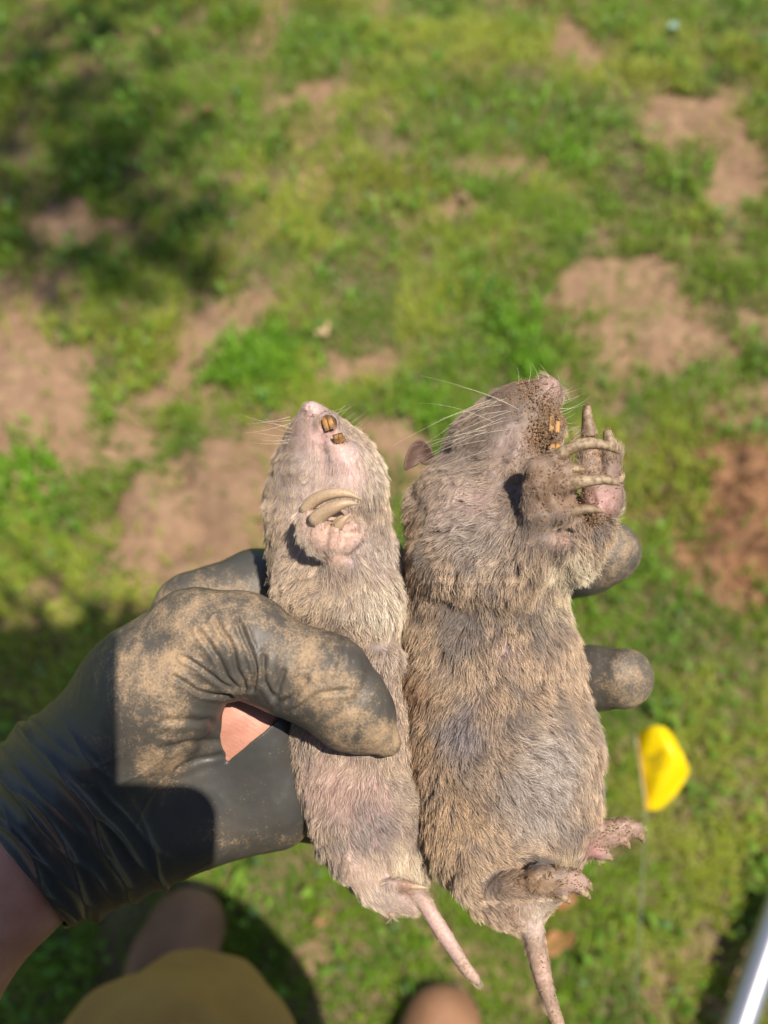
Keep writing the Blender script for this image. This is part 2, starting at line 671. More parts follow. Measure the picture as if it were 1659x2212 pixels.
# broad-leaved weeds (clover, plantain) between the grass
nw = 5200
cw = clumped(nw // 8, -1.1, 1.1, -.4, 2.0)
cw = cw[(1 - bareness(cw)) > .55]
pw = np.repeat(cw, 8, axis=0) + np.concatenate([RNG.normal(0, .022, (len(cw) * 8, 2)), np.zeros((len(cw) * 8, 1))], 1)
pw[:, 2] = ground_z(pw) + RNG.uniform(.006, .032, len(pw))
k = len(pw)
hz = fbm(pw * np.array([6, 6, 0]), 81, 2)
cc = np.array((.15, .29, .035)) + smooth(-.2, .6, hz)[:, None] * (np.array((.22, .35, .045)) - np.array((.15, .29, .035)))
bl = RNG.uniform(0, 1, k) < .06
cc[bl] = (.16, .27, .09)
blades('weed_leaves', pw, RNG.uniform(.012, .030, k), RNG.uniform(.007, .015, k), RNG.uniform(0, 6.283, k), RNG.uniform(1.2, 1.7, k), np.clip(cc * RNG.uniform(.7, 1.3, (k, 1)), .01, .8), 3)
# bright broad tufts seen left of the small head and here and there
for j, (px, py, rr, nn_) in enumerate(((515, 790, .055, 260), (600, 790, .05, 220), (600, 740, .035, 90), (1150, 780, .05, 160), (930, 880, .04, 90), (60, 1010, .06, 160), (1120, 700, .05, 120), (20, 1120, .06, 140), (1230, 330, .05, 90))):
    c0 = G(px, py)
    pp = np.stack([RNG.normal(c0[0], rr * .6, nn_), RNG.normal(c0[1], rr * .6, nn_), np.zeros(nn_)], 1)
    pp[:, 2] = ground_z(pp)
    blades('weed_tuft', pp, RNG.uniform(.025, .055, nn_), RNG.uniform(.004, .010, nn_), RNG.uniform(0, 6.283, nn_), RNG.uniform(.5, 1.5, nn_),
           np.array((.20, .38, .03)) * RNG.uniform(.7, 1.3, (nn_, 1)), 3)
# crumbs of soil on the mound and the bare patches
pc = clumped(26000, -1.15, 1.15, -.4, 2.2)
bb_ = bareness(pc)
dmm = np.hypot((pc[:, 0] - MC[0]) / .19, (pc[:, 1] - MC[1]) / .22)
kp = RNG.uniform(0, 1, len(pc)) < np.where(dmm < 1.1, 1.0, .22 * smooth(.4, .9, bb_))
pc = pc[kp]
dmm = dmm[kp]
pc[:, 2] = ground_z(pc)
rr = np.where(dmm < 1.1, RNG.uniform(.002, .009, len(pc)), RNG.uniform(.0008, .003, len(pc)))
SQ = RNG.uniform(.6, 1.2, (len(pc), 6, 1))
OC = np.array([[1, 0, 0], [-1, 0, 0], [0, 1, 0], [0, -1, 0], [0, 0, 1], [0, 0, -1]], float)
OF = np.array([[0, 2, 4], [2, 1, 4], [1, 3, 4], [3, 0, 4], [2, 0, 5], [1, 2, 5], [3, 1, 5], [0, 3, 5]])
VV = pc[:, None] + OC[None] * rr[:, None, None] * SQ
cr_ = mesh_obj('soil_crumbs', VV.reshape(-1, 3), (OF[None] + 6 * np.arange(len(pc))[:, None, None]).reshape(-1, 3), SOILM, None,
               {'litter': np.zeros(len(pc) * 6), 'mound': np.repeat((dmm < 1.1).astype(float), 6)}, flat=True)
tag(cr_, kind='stuff')


def leaf(px, py, L, wd, az, col, label, name='dry_leaf', curl=.8):
    c0 = G(px, py)
    c0[2] = float(ground_z(c0[None])[0]) + .014
    V, F = [], []
    n, m = 8, 5
    for i in range(n + 1):
        t = i / n
        w = wd * math.sin(math.pi * min(1, t * .93 + .05)) ** .8
        for j in range(m):
            u = j / (m - 1) * 2 - 1
            lx, ly = (t - .5) * L, u * w * (1 + .30 * math.sin(11 * t + 2 * u)) + .2 * L * (t - .5) ** 2
            lz = curl * wd * (u * u) + .25 * L * (t - .5) ** 2 * curl * 3 + .1 * wd * math.sin(7 * t + 2 * u)
            V.append((c0[0] + lx * math.cos(az) - ly * math.sin(az), c0[1] + lx * math.sin(az) + ly * math.cos(az), c0[2] + lz))
    for i in range(n):
        for j in range(m - 1):
            F.append((i * m + j, (i + 1) * m + j, (i + 1) * m + j + 1, i * m + j + 1))
    mt = m_attr('dead_leaf', .8, bump_scale=120, bump_s=.4, bump_d=.001)
    o = mesh_obj(name, V, np.array(F), mt, None, {'col': np.tile(col, (len(V), 1)) * RNG.uniform(.8, 1.2, (len(V), 1))}, origin=tuple(c0))
    mo_ = o.modifiers.new('thick', 'SOLIDIFY')
    mo_.thickness = .0006
    tag(o, label, 'leaf', 'fallen leaves on the lawn')


leaf(1195, 2035, .055, .012, .3, (.27, .13, .05), 'orange-brown curled dry leaf lying in the grass between the two tails')
leaf(700, 716, .036, .013, .9, (.50, .37, .22), 'pale cream leaf on the grass above the smaller head')
leaf(1215, 1925, .050, .014, 1.2, (.30, .13, .06), 'reddish brown leaf just under the muddy hind foot')
leaf(1535, 2178, .030, .012, 2.0, (.55, .36, .22), 'small tan leaf near the silver tube, low in the picture')
leaf(880, 372, .024, .008, .2, (.28, .20, .09), 'yellowish dead leaf far up the lawn near the middle')
leaf(1002, 430, .026, .008, 2.3, (.26, .18, .10), 'light brown leaf on thin grass right of the middle of the lawn')
leaf(450, 245, .026, .009, .6, (.32, .19, .09), 'brown leaf at the edge of the tree shade')
leaf(700, 1980, .028, .009, .6, (.28, .14, .07), 'rusty leaf in the grass right of the shaded boot')
leaf(1452, 66, .022, .010, .5, (.30, .44, .40), 'pale blue-green scrap at the far right of the lawn', name='paper_scrap')
# ------------------------------------------------------------------ the person holding the animals
me_ = thing('person', 'person in black dusty glove, khaki trousers and brown boots, holding two gophers', 'person', (-.15, -.33, 0))
t_ = NT('hand_skin')
n1 = t_.noise(90, 4, .6)
n2 = t_.noise(1500, 3, .6)
w_ = t_.n('TexWave', wave_type='BANDS', bands_direction='DIAGONAL')
w_.inputs['Scale'].default_value = 260
w_.inputs['Distortion'].default_value = 2.5
w_.inputs['Detail'].default_value = 2
w_.inputs['Detail Scale'].default_value = .4
t_.l(t_.tc, w_.inputs['Vector'])
t_.l(t_.mix(t_.ramp(n1, [(.3, 0), (.7, 1)]), (.43, .185, .13), (.53, .27, .195)), t_.b.inputs['Base Color'])
t_.l(t_.bump(n2, .25, .0003, t_.bump(w_.outputs[1], .12, .0002, t_.bump(n1, .3, .002))), t_.b.inputs['Normal'])
t_.set(Roughness=.5)
t_.b.inputs['Subsurface Weight'].default_value = .3
t_.b.inputs['Subsurface Radius'].default_value = (1.0, .35, .2)
t_.b.inputs['Subsurface Scale'].default_value = .002
HSKIN = t_.m
t_ = NT('nitrile_glove')
d_ = t_.attr('dust', 'Fac')
na = t_.noise(70, 5, .65)
nb = t_.noise(1300, 3, .7)
nc = t_.noise(260, 4, .7)
mp_ = t_.n('Mapping')
mp_.inputs['Rotation'].default_value = (0, 0, math.radians(-55))
mp_.inputs['Scale'].default_value = (1.0, .30, 1.0)
t_.l(t_.tc, mp_.inputs[0])
nd = t_.noise(420, 4, .65, mp_.outputs[0])
sm_ = t_.math('ADD', t_.math('MULTIPLY', na, .7), t_.math('ADD', t_.math('MULTIPLY', nb, 1.25), t_.math('ADD', t_.math('MULTIPLY', nc, .80), t_.math('MULTIPLY', nd, .60))))
f_ = t_.math('ADD', sm_, t_.math('MULTIPLY', d_, .60))       # noise mean is 1.5
f_ = t_.ramp(t_.math('MULTIPLY', f_, .4), [(.785, 0), (1.03, 1)])
haze_ = t_.math('ADD', t_.math('MULTIPLY', d_, .36), t_.math('MULTIPLY', na, .10))
base_ = t_.mix(haze_, (.036, .039, .040), (.25, .185, .12))
c_ = t_.mix(f_, base_, (.37, .252, .150))
t_.l(c_, t_.b.inputs['Base Color'])
t_.l(t_.math('ADD', .36, t_.math('MULTIPLY', t_.math('MAXIMUM', f_, t_.math('MULTIPLY', d_, .7)), .5)), t_.b.inputs['Roughness'])
t_.l(t_.bump(f_, .25, .0003, t_.bump(nb, .10, .0002, t_.bump(t_.noise(330, 4, .6, mp_.outputs[0]), .22, .0008))), t_.b.inputs['Normal'])
t_.b.inputs['Specular IOR Level'].default_value = .45
GLOVE = t_.m

s = SDF((-420, 1040, -370), (1450, 2420, 330), 4.0)
s.chain([(-390, 2330, 10, 150), (-160, 2130, -30, 150), (20, 1890, -70, 150), (150, 1770, -80, 172)], 60, .9)
s.chain([(140, 1760, -80, 176), (440, 1450, -130, 112)], 60, .8)
s.chain([(150, 1770, -70, 170), (520, 1610, -75, 118)], 60, .85)
s.chain([(190, 1810, -70, 150), (578, 1738, -75, 94)], 60, .9)
s.chain([(440, 1430, -150, 108), (548, 1600, -80, 104), (590, 1735, -80, 90)], 50, .95)
# thumb and its ball
s.chain([(170, 1690, -30, 160), (320, 1500, 60, 140), (425, 1395, 105, 118)], 60)
s.chain([(430, 1392, 106, 120), (520, 1392, 128, 110), (610, 1440, 146, 97), (700, 1474, 156, 102), (766, 1542, 150, 86), (836, 1604, 140, 32)], 30, .85)
s.ell((480, 1395, 130), (80, 70, 80), 40, 20)
# web between thumb and palm
s.chain([(380, 1540, -10, 100), (560, 1560, -60, 88)], 30)
# fingers behind the animals
s.chain([(420, 1330, -190, 96), (560, 1278, -230, 88), (760, 1255, -262, 76), (1000, 1262, -266, 72), (1180, 1240, -220, 70), (1262, 1212, -170, 71), (1318, 1192, -140, 68)], 24, .92)
s.chain([(520, 1470, -180, 96), (760, 1450, -262, 76), (1000, 1450, -272, 72), (1200, 1462, -230, 69), (1280, 1466, -180, 68), (1348, 1466, -140, 66)], 24, .9)
s.chain([(580, 1620, -190, 86), (780, 1640, -262, 70), (1040, 1690, -262, 66), (1200, 1745, -210, 60), (1250, 1762, -170, 54)], 24, .9)
s.chain([(585, 1735, -180, 76), (760, 1770, -250, 62), (960, 1785, -262, 56), (1060, 1790, -250, 50)], 24, .9)
s.chain([(1150, 1262, -190, 6), (1190, 1160, -160, 6)], 8, sub=True)
V, F, E_ = s.mesh(0, 2)
F = outward(V, F)
N = vnormals(V, F)
SV, SF, _e = s.mesh(-12, 3)
SF = outward(SV, SF)
x, y, z = V.T
u = .8 * x - .6 * y
# rolled and stretched folds of the cuff
q = np.stack([x, y, z], 1)
wob = fbm(q / np.array([230, 230, 160]), 201, 2)
v_ = .6 * x + .8 * y
ph = u / 15.0 + 2.3 * wob + 1.2 * np.sin(v_ / 160) + .002 * z
ridge = (1 - np.abs(np.sin(ph))) ** 1.6
ph2 = u / 29.0 - 1.7 * wob + .9 * np.sin(v_ / 90 + 1)
ridge2 = (1 - np.abs(np.sin(ph2))) ** 2.2
cuff = smooth(-790, -900, u + 22 * wob)
amp = .5 + .5 * smooth(-.6, .5, fbm(q / np.array([120, 120, 120]), 207, 2))
disp = cuff * (ridge * 10 * amp + ridge2 * 19 * amp + 4)
# long folds running from the cuff up over the hand
lf = smooth(-640, -860, u) * (1 - cuff)
disp += lf * 4 * (1 - np.abs(np.sin(v_ / 34 + u / 90 + 3 * wob))) ** 3
# soft overall unevenness of the film
disp += 2.2 * fbm(q / 60, 211, 3) * smooth(-900, -700, u)


def seg_dist(x, y, pts):
    d = np.full(len(x), 1e9)
    for (ax, ay), (bx_, by_) in zip(pts[:-1], pts[1:]):
        l2 = (bx_ - ax) ** 2 + (by_ - ay) ** 2
        t = np.clip(((x - ax) * (bx_ - ax) + (y - ay) * (by_ - ay)) / l2, 0, 1)
        d = np.minimum(d, np.hypot(x - ax - t * (bx_ - ax), y - ay - t * (by_ - ay)))
    return d


front = smooth(0, 50, z) * (N[:, 2] > 0)
for pts, wd, dp in (([(512, 1338), (540, 1400), (552, 1450), (545, 1492)], 6, 9), ([(468, 1340), (500, 1400), (512, 1450), (530, 1488)], 7, 8), ([(430, 1360), (470, 1420), (490, 1465), (516, 1488)], 7, 7),
                    ([(395, 1420), (430, 1440), (470, 1470), (500, 1488)], 6, 6), ([(375, 1460), (420, 1492), (470, 1503), (498, 1504)], 6, 6), ([(570, 1420), (568, 1470), (590, 1505)], 7, 6),
                    ([(615, 1450), (600, 1480), (598, 1512)], 7, 6), ([(735, 1372), (738, 1420), (726, 1470)], 8, 4), ([(800, 1420), (790, 1480), (760, 1520)], 14, 4), ([(640, 1535), (690, 1500), (750, 1490)], 7, 5),
                    ([(600, 1525), (640, 1500), (660, 1470)], 9, 5), ([(350, 1560), (400, 1555), (455, 1560)], 9, 4), ([(350, 1620), (410, 1605), (470, 1600)], 10, 4), ([(380, 1660), (430, 1640), (478, 1632)], 8, 4)):
    wd *= .75
    jd = seg_dist(x + 3 * fbm(q / 45, 220, 2), y + 3 * fbm(q / 45, 221, 2), pts)
    disp += front * dp * (-np.exp(-(jd / wd) ** 2) + .55 * np.exp(-((jd - 2.1 * wd) / (1.2 * wd)) ** 2))
disp += 3.0 * np.exp(-(seg_dist(x, y, [(1262, 1420), (1262, 1520)]) / 14) ** 2) * -1
V2 = V + N * disp[:, None]
# the glove ends at the cuff; a tear shows the skin in the web of the thumb
edge_u = u + 12 * wob
hole = inpoly(x + 3 * fbm(q / 30, 231, 2), y + 3 * fbm(q / 30, 232, 2), [(500, 1478), (560, 1470), (622, 1500), (606, 1545), (560, 1590), (488, 1646), (480, 1600), (482, 1545)]) & (N[:, 2] > 0)
hole &= z < 92
cut = (edge_u < -1088) | hole
keep = ~cut[F].any(1)
# even out the cut edges of the film along their own run
Fk = F[keep]
Ek = np.concatenate([Fk[:, [0, 1]], Fk[:, [1, 2]], Fk[:, [2, 3]], Fk[:, [3, 0]]])
Ek = np.sort(Ek, 1)
cd = Ek[:, 0].astype(np.int64) * (len(V) + 1) + Ek[:, 1]
uq, ct = np.unique(cd, return_counts=True)
be = uq[ct == 1]
be = np.stack([be // (len(V) + 1), be % (len(V) + 1)], 1)
for _ in range(14):
    a2 = np.zeros_like(V2)
    for q_ in range(3):
        a2[:, q_] = np.bincount(be[:, 0], V2[be[:, 1], q_], len(V2)) + np.bincount(be[:, 1], V2[be[:, 0], q_], len(V2))
    c2 = np.bincount(be.ravel(), minlength=len(V2))
    m2 = c2 == 2
    V2[m2] = .4 * V2[m2] + .6 * a2[m2] / 2
dust = paint(0.05, x, y, [(330, 1440, 130, .85), (440, 1310, 150, .8, 70), (560, 1360, 130, .62), (640, 1420, 90, .66), (700, 1460, 90, .9), (770, 1580, 90, 1.0), (830, 1600, 50, 1.0), (815, 1490, 50, .3),
                          (360, 1600, 90, .9), (330, 1650, 60, .8), (520, 1480, 60, .35), (450, 1560, 40, .2), (560, 1800, 160, .45, 50), (640, 1830, 70, .7, 24), (580, 1700, 120, .08), (150, 1650, 120, .28), (250, 1800, 120, .16), (1340, 1180, 80, .75), (1350, 1245, 70, .8, 28),
                          (1350, 1470, 90, .72), (1380, 1520, 70, .85, 26), (1300, 1430, 40, .3)])
dust = np.clip(dust * (1.0 + .55 * fbm(q / 55, 241, 3)), 0, 1.15)
dust *= np.where(cuff > .3, .15, 1)
Wg = P(V2)
gl = mesh_obj('glove', Wg, F[keep][:, ::-1], GLOVE, me_, {'dust': dust})
tag(gl, 'black nitrile glove coated in tan dust, torn open in the web of the thumb')
mo = gl.modifiers.new('thick', 'SOLIDIFY')
mo.thickness = .0006
mo.offset = -1
# the body: fine hand and arm, then shoulders, chest, head and the other arm (outside the picture)
SW = P(SV)
b = SDF((-.62, -.62, .80), (.45, .12, 1.80), .012)
hipx = -.07
b.chain([(hipx, -.32, .92, .155), (hipx, -.285, 1.10, .165), (hipx, -.32, 1.34, .15)], .06)
b.chain([(hipx, -.33, 1.40, .07), (hipx, -.29, 1.52, .06)], .04)
b.ell((hipx, -.25, 1.62), (.078, .10, .115), .03)
b.ell((hipx, -.15, 1.585), (.014, .02, .02), .02)
wa = P([(-330, 2290, 0)])[0]
b.chain([(hipx - .17, -.34, 1.38, .07), (hipx - .22, -.36, 1.13, .052), tuple(wa) + (.030,)], .02)
hp = CAM - .012 * AX - .135 * AY + .035 * AZ
b.chain([(hipx + .17, -.34, 1.38, .07), (.16, -.36, 1.10, .05), tuple(hp - .05 * AY + .02 * AX) + (.028,), tuple(hp) + (.032,)], .02)
for j in range(4):
    fp = hp + (.045 + .0 * j) * AZ * 0
    b.chain([tuple(fp + .015 * AX + (.02 * j - .02) * AY) + (.011,), tuple(fp - .02 * AX + (.02 * j - .018) * AY + .012 * AZ) + (.010,), tuple(fp - .038 * AX + (.02 * j - .018) * AY - .012 * AZ) + (.008,)], .006)
b.chain([tuple(hp + .02 * AX) + (.013,), tuple(hp + .022 * AX + .03 * AY - .008 * AZ) + (.011,), tuple(hp + .01 * AX + .05 * AY - .012 * AZ) + (.009,)], .008)
BV, BF, _e = b.mesh(0, 1)
BF = outward(BV, BF)
V_ = np.concatenate([SW, BV])
F_ = np.concatenate([SF[:, ::-1], BF + len(SW)])
mesh_obj('body', V_, F_, HSKIN, me_)
# shirt (outside the picture), trousers, boots
b2 = SDF((-.62, -.66, .80), (.45, .12, 1.60), .014)
b2.chain([(hipx, -.32, .90, .17), (hipx, -.285, 1.10, .18), (hipx, -.32, 1.34, .165)], .06)
for sx_ in (-.1, .1):
    b2.chain([(hipx + sx_, -.275, .93, .160), (hipx + sx_, -.272, 1.10, .166), (hipx + sx_ * .8, -.31, 1.34, .15)], .06)
b2.chain([(hipx - .17, -.34, 1.38, .085), (hipx - .22, -.36, 1.15, .07)], .03)
b2.chain([(hipx + .17, -.34, 1.38, .085), (.15, -.33, 1.15, .068)], .03)
V, F, _e = b2.mesh(0, 1)
F = outward(V, F)
SHIRT = m_simple('shirt_cotton', (.10, .12, .16), .85)
mesh_obj('shirt', V, F, SHIRT, me_)
t_ = NT('khaki_cloth')
w_ = t_.n('TexWave')
w_.inputs['Scale'].default_value = 900
t_.l(t_.n('TexCoord').outputs['Object'], w_.inputs[0])
n1 = t_.noise(14, 4, .6)
t_.l(t_.mix(t_.ramp(n1, [(.3, 0), (.7, 1)]), (.33, .178, .040), (.43, .25, .062)), t_.b.inputs['Base Color'])
t_.l(t_.bump(w_.outputs[1], .3, .0006, t_.bump(n1, .5, .01)), t_.b.inputs['Normal'])
t_.set(Roughness=.85)
KH = t_.m
KN = G(400, 2345, .52)
TL = G(428, 1912)
TR = G(952, 2110)
AN = TL + np.array([-.02, -.11, 0])
AN2 = TR + np.array([-.03, -.10, 0])
b3 = SDF((-.62, -.66, .02), (.35, .22, 1.02), .009)
b3.chain([(hipx, -.34, .96, .15), (hipx, -.34, .90, .15)], .05)
b3.chain([(hipx - .09, -.34, .86, .100), (KN[0], KN[1], .54, .078), (AN[0] - .01, AN[1] - .10, .26, .070), (AN[0], AN[1] - .11, .10, .072)], .03)
b3.chain([(hipx + .12, -.37, .86, .100), (AN2[0] - .0, AN2[1] - .12, .52, .078), (AN2[0], AN2[1] - .15, .10, .070)], .03)
V, F, _e = b3.mesh(0, 2)
F = outward(V, F)
N = vnormals(V, F)
q = V * 1.0
V = V + N * (.007 * fbm(q * np.array([14, 14, 30]), 301, 3) + .003 * (1 - np.abs(np.sin(q[:, 2] * 90 + 3 * fbm(q * 9, 305, 2)))) ** 2)[:, None]
mesh_obj('trousers', V, F, KH, me_)
t_ = NT('boot_leather')
n1 = t_.noise(16, 4, .6)
n2 = t_.noise(200, 3, .6)
t_.l(t_.mix(t_.ramp(n1, [(.35, 0), (.65, 1)]), (.17, .082, .038), (.27, .135, .070)), t_.b.inputs['Base Color'])
t_.l(t_.bump(n2, .4, .001, t_.bump(n1, .4, .004)), t_.b.inputs['Normal'])
t_.set(Roughness=.75)
BOOT = t_.m
SOLE = m_simple('boot_rubber', (.05, .035, .025), .8)


def boot(toe, heel):
    """one boot from toe tip to heel, both on the ground"""
    T, H_ = np.array(toe[:2]), np.array(heel[:2])
    ax_ = (T - H_) / np.linalg.norm(T - H_)
    pr = np.array([-ax_[1], ax_[0]])
    lo = np.minimum(T, H_) - .12
    hi = np.maximum(T, H_) + .12
    f = lambda a, b_, zz, r: (T[0] + ax_[0] * a + pr[0] * b_, T[1] + ax_[1] * a + pr[1] * b_, zz, r)
    s_ = SDF((lo[0], lo[1], -.01), (hi[0], hi[1], .24), .006)
    s_.chain([f(-.050, 0, .044, .047), f(-.10, .003, .050, .052), f(-.17, 0, .066, .047), f(-.23, 0, .085, .048), f(-.26, 0, .07, .046)], .03)
    s_.chain([f(-.21, 0, .10, .052), f(-.23, 0, .20, .056)], .03)
    s_.chain([f(-.045, -.016, .036, .036), f(-.09, .02, .036, .036)], .02)
    s_.cone(f(-.15, .0, .145, .004), f(-.05, 0, .100, .004), .01, sub=True)
    V, F, _e = s_.mesh(0, 2)
    F = outward(V, F)
    # stitched seams across the toe cap
    a = (V[:, :2] - T) @ ax_
    bq = (V[:, :2] - T) @ pr
    V[:, 2] = np.maximum(V[:, 2], .014)
    V[:, 2] -= .0040 * np.exp(-((a + .085 + .5 * np.abs(bq)) / .0035) ** 2) * (V[:, 2] > .05)
    V[:, 2] += .0035 * np.exp(-((a + .100 + .5 * np.abs(bq)) / .006) ** 2) * (V[:, 2] > .05)
    o = mesh_obj('boot', V, F, BOOT, me_)
    # sole: flat slab following the outline
    n = 40
    pts = []
    for i in range(n):
        t = i / n * 2 * math.pi
        aa = -.145 + .150 * math.cos(t)
        ww = .050 + .006 * math.cos(t) - .008 * math.exp(-((aa + .16) / .05) ** 2)
        pts.append((aa, ww * math.copysign(abs(math.sin(t)) ** .75, math.sin(t))))
    V = []
    for zz in (.0, .016):
        for a_, b_ in pts:
            p_ = f(a_, b_, 0, 0)
            V.append((p_[0], p_[1], zz))
    F = [(i, (i + 1) % n, n + (i + 1) % n, n + i) for i in range(n)]
    cb = [tuple(reversed(range(n))), tuple(range(n, 2 * n))]
    me2 = mesh_obj('sole', V, [np.array(F), np.array(cb)], SOLE, o, flat=True)
    return o


TL = G(428, 1912)
TR = G(952, 2110)
for T0, dx_ in ((TL, -.03), (TR, -.04)):
    boot(T0, (T0[0] + dx_, T0[1] - .29, 0))
# the phone that takes the picture, with an added glove-shading flap, just behind the lens
def cam_box(name, x0, x1, y0, y1, z0, z1, mat, parent, bev=.0):
    V = []
    n = 8
    r = bev
    out = []
    for cx_, cy_, a0 in ((x1 - r, y1 - r, 0), (x0 + r, y1 - r, 90), (x0 + r, y0 + r, 180), (x1 - r, y0 + r, 270)):
        for i in range(n + 1):
            a = math.radians(a0 + 90 * i / n)
            out.append((cx_ + r * math.cos(a), cy_ + r * math.sin(a)))
    m = len(out)
    for zz in (z0, z1):
        for a, b_ in out:
            V.append(CAM + a * AX + b_ * AY + zz * AZ)
    F = [(i, (i + 1) % m, m + (i + 1) % m, m + i) for i in range(m)]
    return mesh_obj(name, np.array(V), [np.array(F), np.array([tuple(reversed(range(m))), tuple(range(m, 2 * m))])], mat, parent, flat=True)


PH = m_simple('phone_shell', (.03, .03, .035), .35)
ph = thing('smartphone', 'black phone with an added shade flap above the held gophers, taking the picture', 'phone', CAM + .006 * AZ - .07 * AY)
cam_box('phone_body', -.052, .026, -.156, .009, .004, .012, PH, ph, .012)
cam_box('shade_flap', -.094, -.0045, -.10, .066, .0135, .0160, PH, ph, .008)  # added flap, sized for its shadow edge on the glove

# ------------------------------------------------------------------ marker flag and silver tube
fl = thing('marker_flag', 'bright yellow marker flag on a thin pale wire, standing in the grass', 'marker flag', G(1370, 2172))
t_ = NT('flag_vinyl')
t_.l(t_.mix(t_.attr('hem', 'Fac'), t_.mix(t_.attr('mark', 'Fac'), (.95, .72, .0), (.40, .28, .01)), (.80, .40, .0)), t_.b.inputs['Base Color'])
t_.set(Roughness=.4)
tr = t_.n('BsdfTranslucent')
tr.inputs['Color'].default_value = (.95, .72, .0, 1)
mx = t_.n('MixShader')
mx.inputs[0].default_value = .35
t_.l(t_.b.outputs[0], mx.inputs[1])
t_.l(tr.outputs[0], mx.inputs[2])
t_.l(mx.outputs[0], [q for q in t_.t.nodes if q.type == 'OUTPUT_MATERIAL'][0].inputs['Surface'])
FLAG = t_.m
n = 90
ctl = {(0, 0): (1372, 1590, .35), (0, 1): (1377, 1645, .34), (0, 2): (1390, 1700, .33), (0, 3): (1394, 1748, .32),
       (1, 0): (1405, 1571, .375), (1, 1): (1415, 1630, .36), (1, 2): (1422, 1690, .345), (1, 3): (1425, 1748, .32),
       (2, 0): (1436, 1572, .38), (2, 1): (1447, 1625, .37), (2, 2): (1455, 1680, .35), (2, 3): (1455, 1722, .33),
       (3, 0): (1458, 1590, .36), (3, 1): (1475, 1635, .36), (3, 2): (1490, 1664, .35), (3, 3): (1474, 1692, .335)}
K = np.array([[ctl[(i, j)] for j in range(4)] for i in range(4)], float)
V = []
cols = [spline(K[:, j], n) for j in range(4)]
for i in range(n):
    r_ = spline(np.array([c[i] for c in cols]), n)
    for j in range(n):
        V.append(G(*r_[j]))
V = np.array(V)
V[:, 2] += .003 * np.sin(np.arange(len(V)) % n / n * 9 + np.arange(len(V)) // n / n * 5) * np.minimum(1, np.arange(len(V)) // n / 20)
i = np.arange(n - 1)[:, None] * n + np.arange(n - 1)[None]
F = np.stack([i, i + n, i + n + 1, i + 1], -1).reshape(-1, 4)
fx, fy = proj(V)
mk = np.zeros(len(V))
for pts in ([(1392, 1640), (1400, 1632), (1412, 1637), (1424, 1625), (1436, 1622)], [(1398, 1650), (1410, 1644), (1420, 1646), (1430, 1634)], [(1404, 1636), (1402, 1652)], [(1418, 1630), (1416, 1648)], [(1408, 1662), (1430, 1655)]):
    mk = np.maximum(mk, .9 * np.exp(-(seg_dist(fx, fy, pts) / 2.8) ** 2))
fo = mesh_obj('flag_sheet', V, F, FLAG, fl, {'mark': mk, 'hem': (np.arange(len(V)) // n < 11).astype(float) * .8})
mo = fo.modifiers.new('thick', 'SOLIDIFY')
mo.thickness = .0002
WIRE = m_simple('wire', (.42, .46, .36), .35, .3)
wp = [G(1373, 1588, .352), G(1388, 1690, .335), G(1393, 1752, .318), G(1388, 1900, .20), G(1378, 2060, .085), G(1370, 2172, 0.0)]
V, Fs = tube(spline(wp, 20), np.full(20, .0007), 6)
mesh_obj('wire', V, Fs, WIRE, fl)
TM = m_simple('brushed_steel', (.42, .42, .46), .38, .8)
a, b_ = G(1694, 1930, .045), G(1558, 2330, .060)
t = np.linspace(0, 1, 12)[:, None]
V, Fs = tube(a * (1 - t) + b_ * t, np.full(12, .0185), 20)
st = mesh_obj('steel_tube', V, Fs, TM, None, origin=tuple(a))
tag(st, 'shiny silver metal tube slanting across the bottom right corner over dark shaded grass', 'tube')
a2, b2_ = G(1700, 1870, .05), G(1575, 2260, .05)

# ------------------------------------------------------------------ tree outside the picture whose leaves shade the far left of the lawn; low clusters are added
tree = thing('shade_tree', 'leafy tree beside the lawn casting soft shade over the far left grass, with added low shade clusters', 'tree', (-3.4, 3.4, 0))
BARK = NT('bark')
nb_ = BARK.noise(9, 5, .7)
BARK.l(BARK.ramp(nb_, [(.3, (.07, .05, .035)), (.7, (.18, .13, .09))]), BARK.b.inputs['Base Color'])
BARK.l(BARK.bump(nb_, .8, .03), BARK.b.inputs['Normal'])
BARK = BARK.m
V, Fs = tube(spline([(-3.4, 3.4, -.1), (-3.35, 3.35, 1.8), (-3.1, 3.2, 3.4), (-2.6, 3.0, 4.6)], 14), np.linspace(.24, .13, 14), 12)
mesh_obj('trunk', V, Fs, BARK, tree)
LEAFV, LC = [], []
targets = [(90, 90, .17), (230, 60, .13), (60, 260, .17), (240, 250, .14), (330, 330, .09), (80, 420, .13), (240, 430, .13), (370, 440, .10), (90, 560, .12), (240, 600, .13), (390, 540, .10), (430, 620, .06), (-40, 1480, .09), (60, 1462, .075), (185, 1432, .065), (275, 1392, .05), (-20, 1580, .09)]  # low leaf clusters at the end are added to shade ground beside the glove
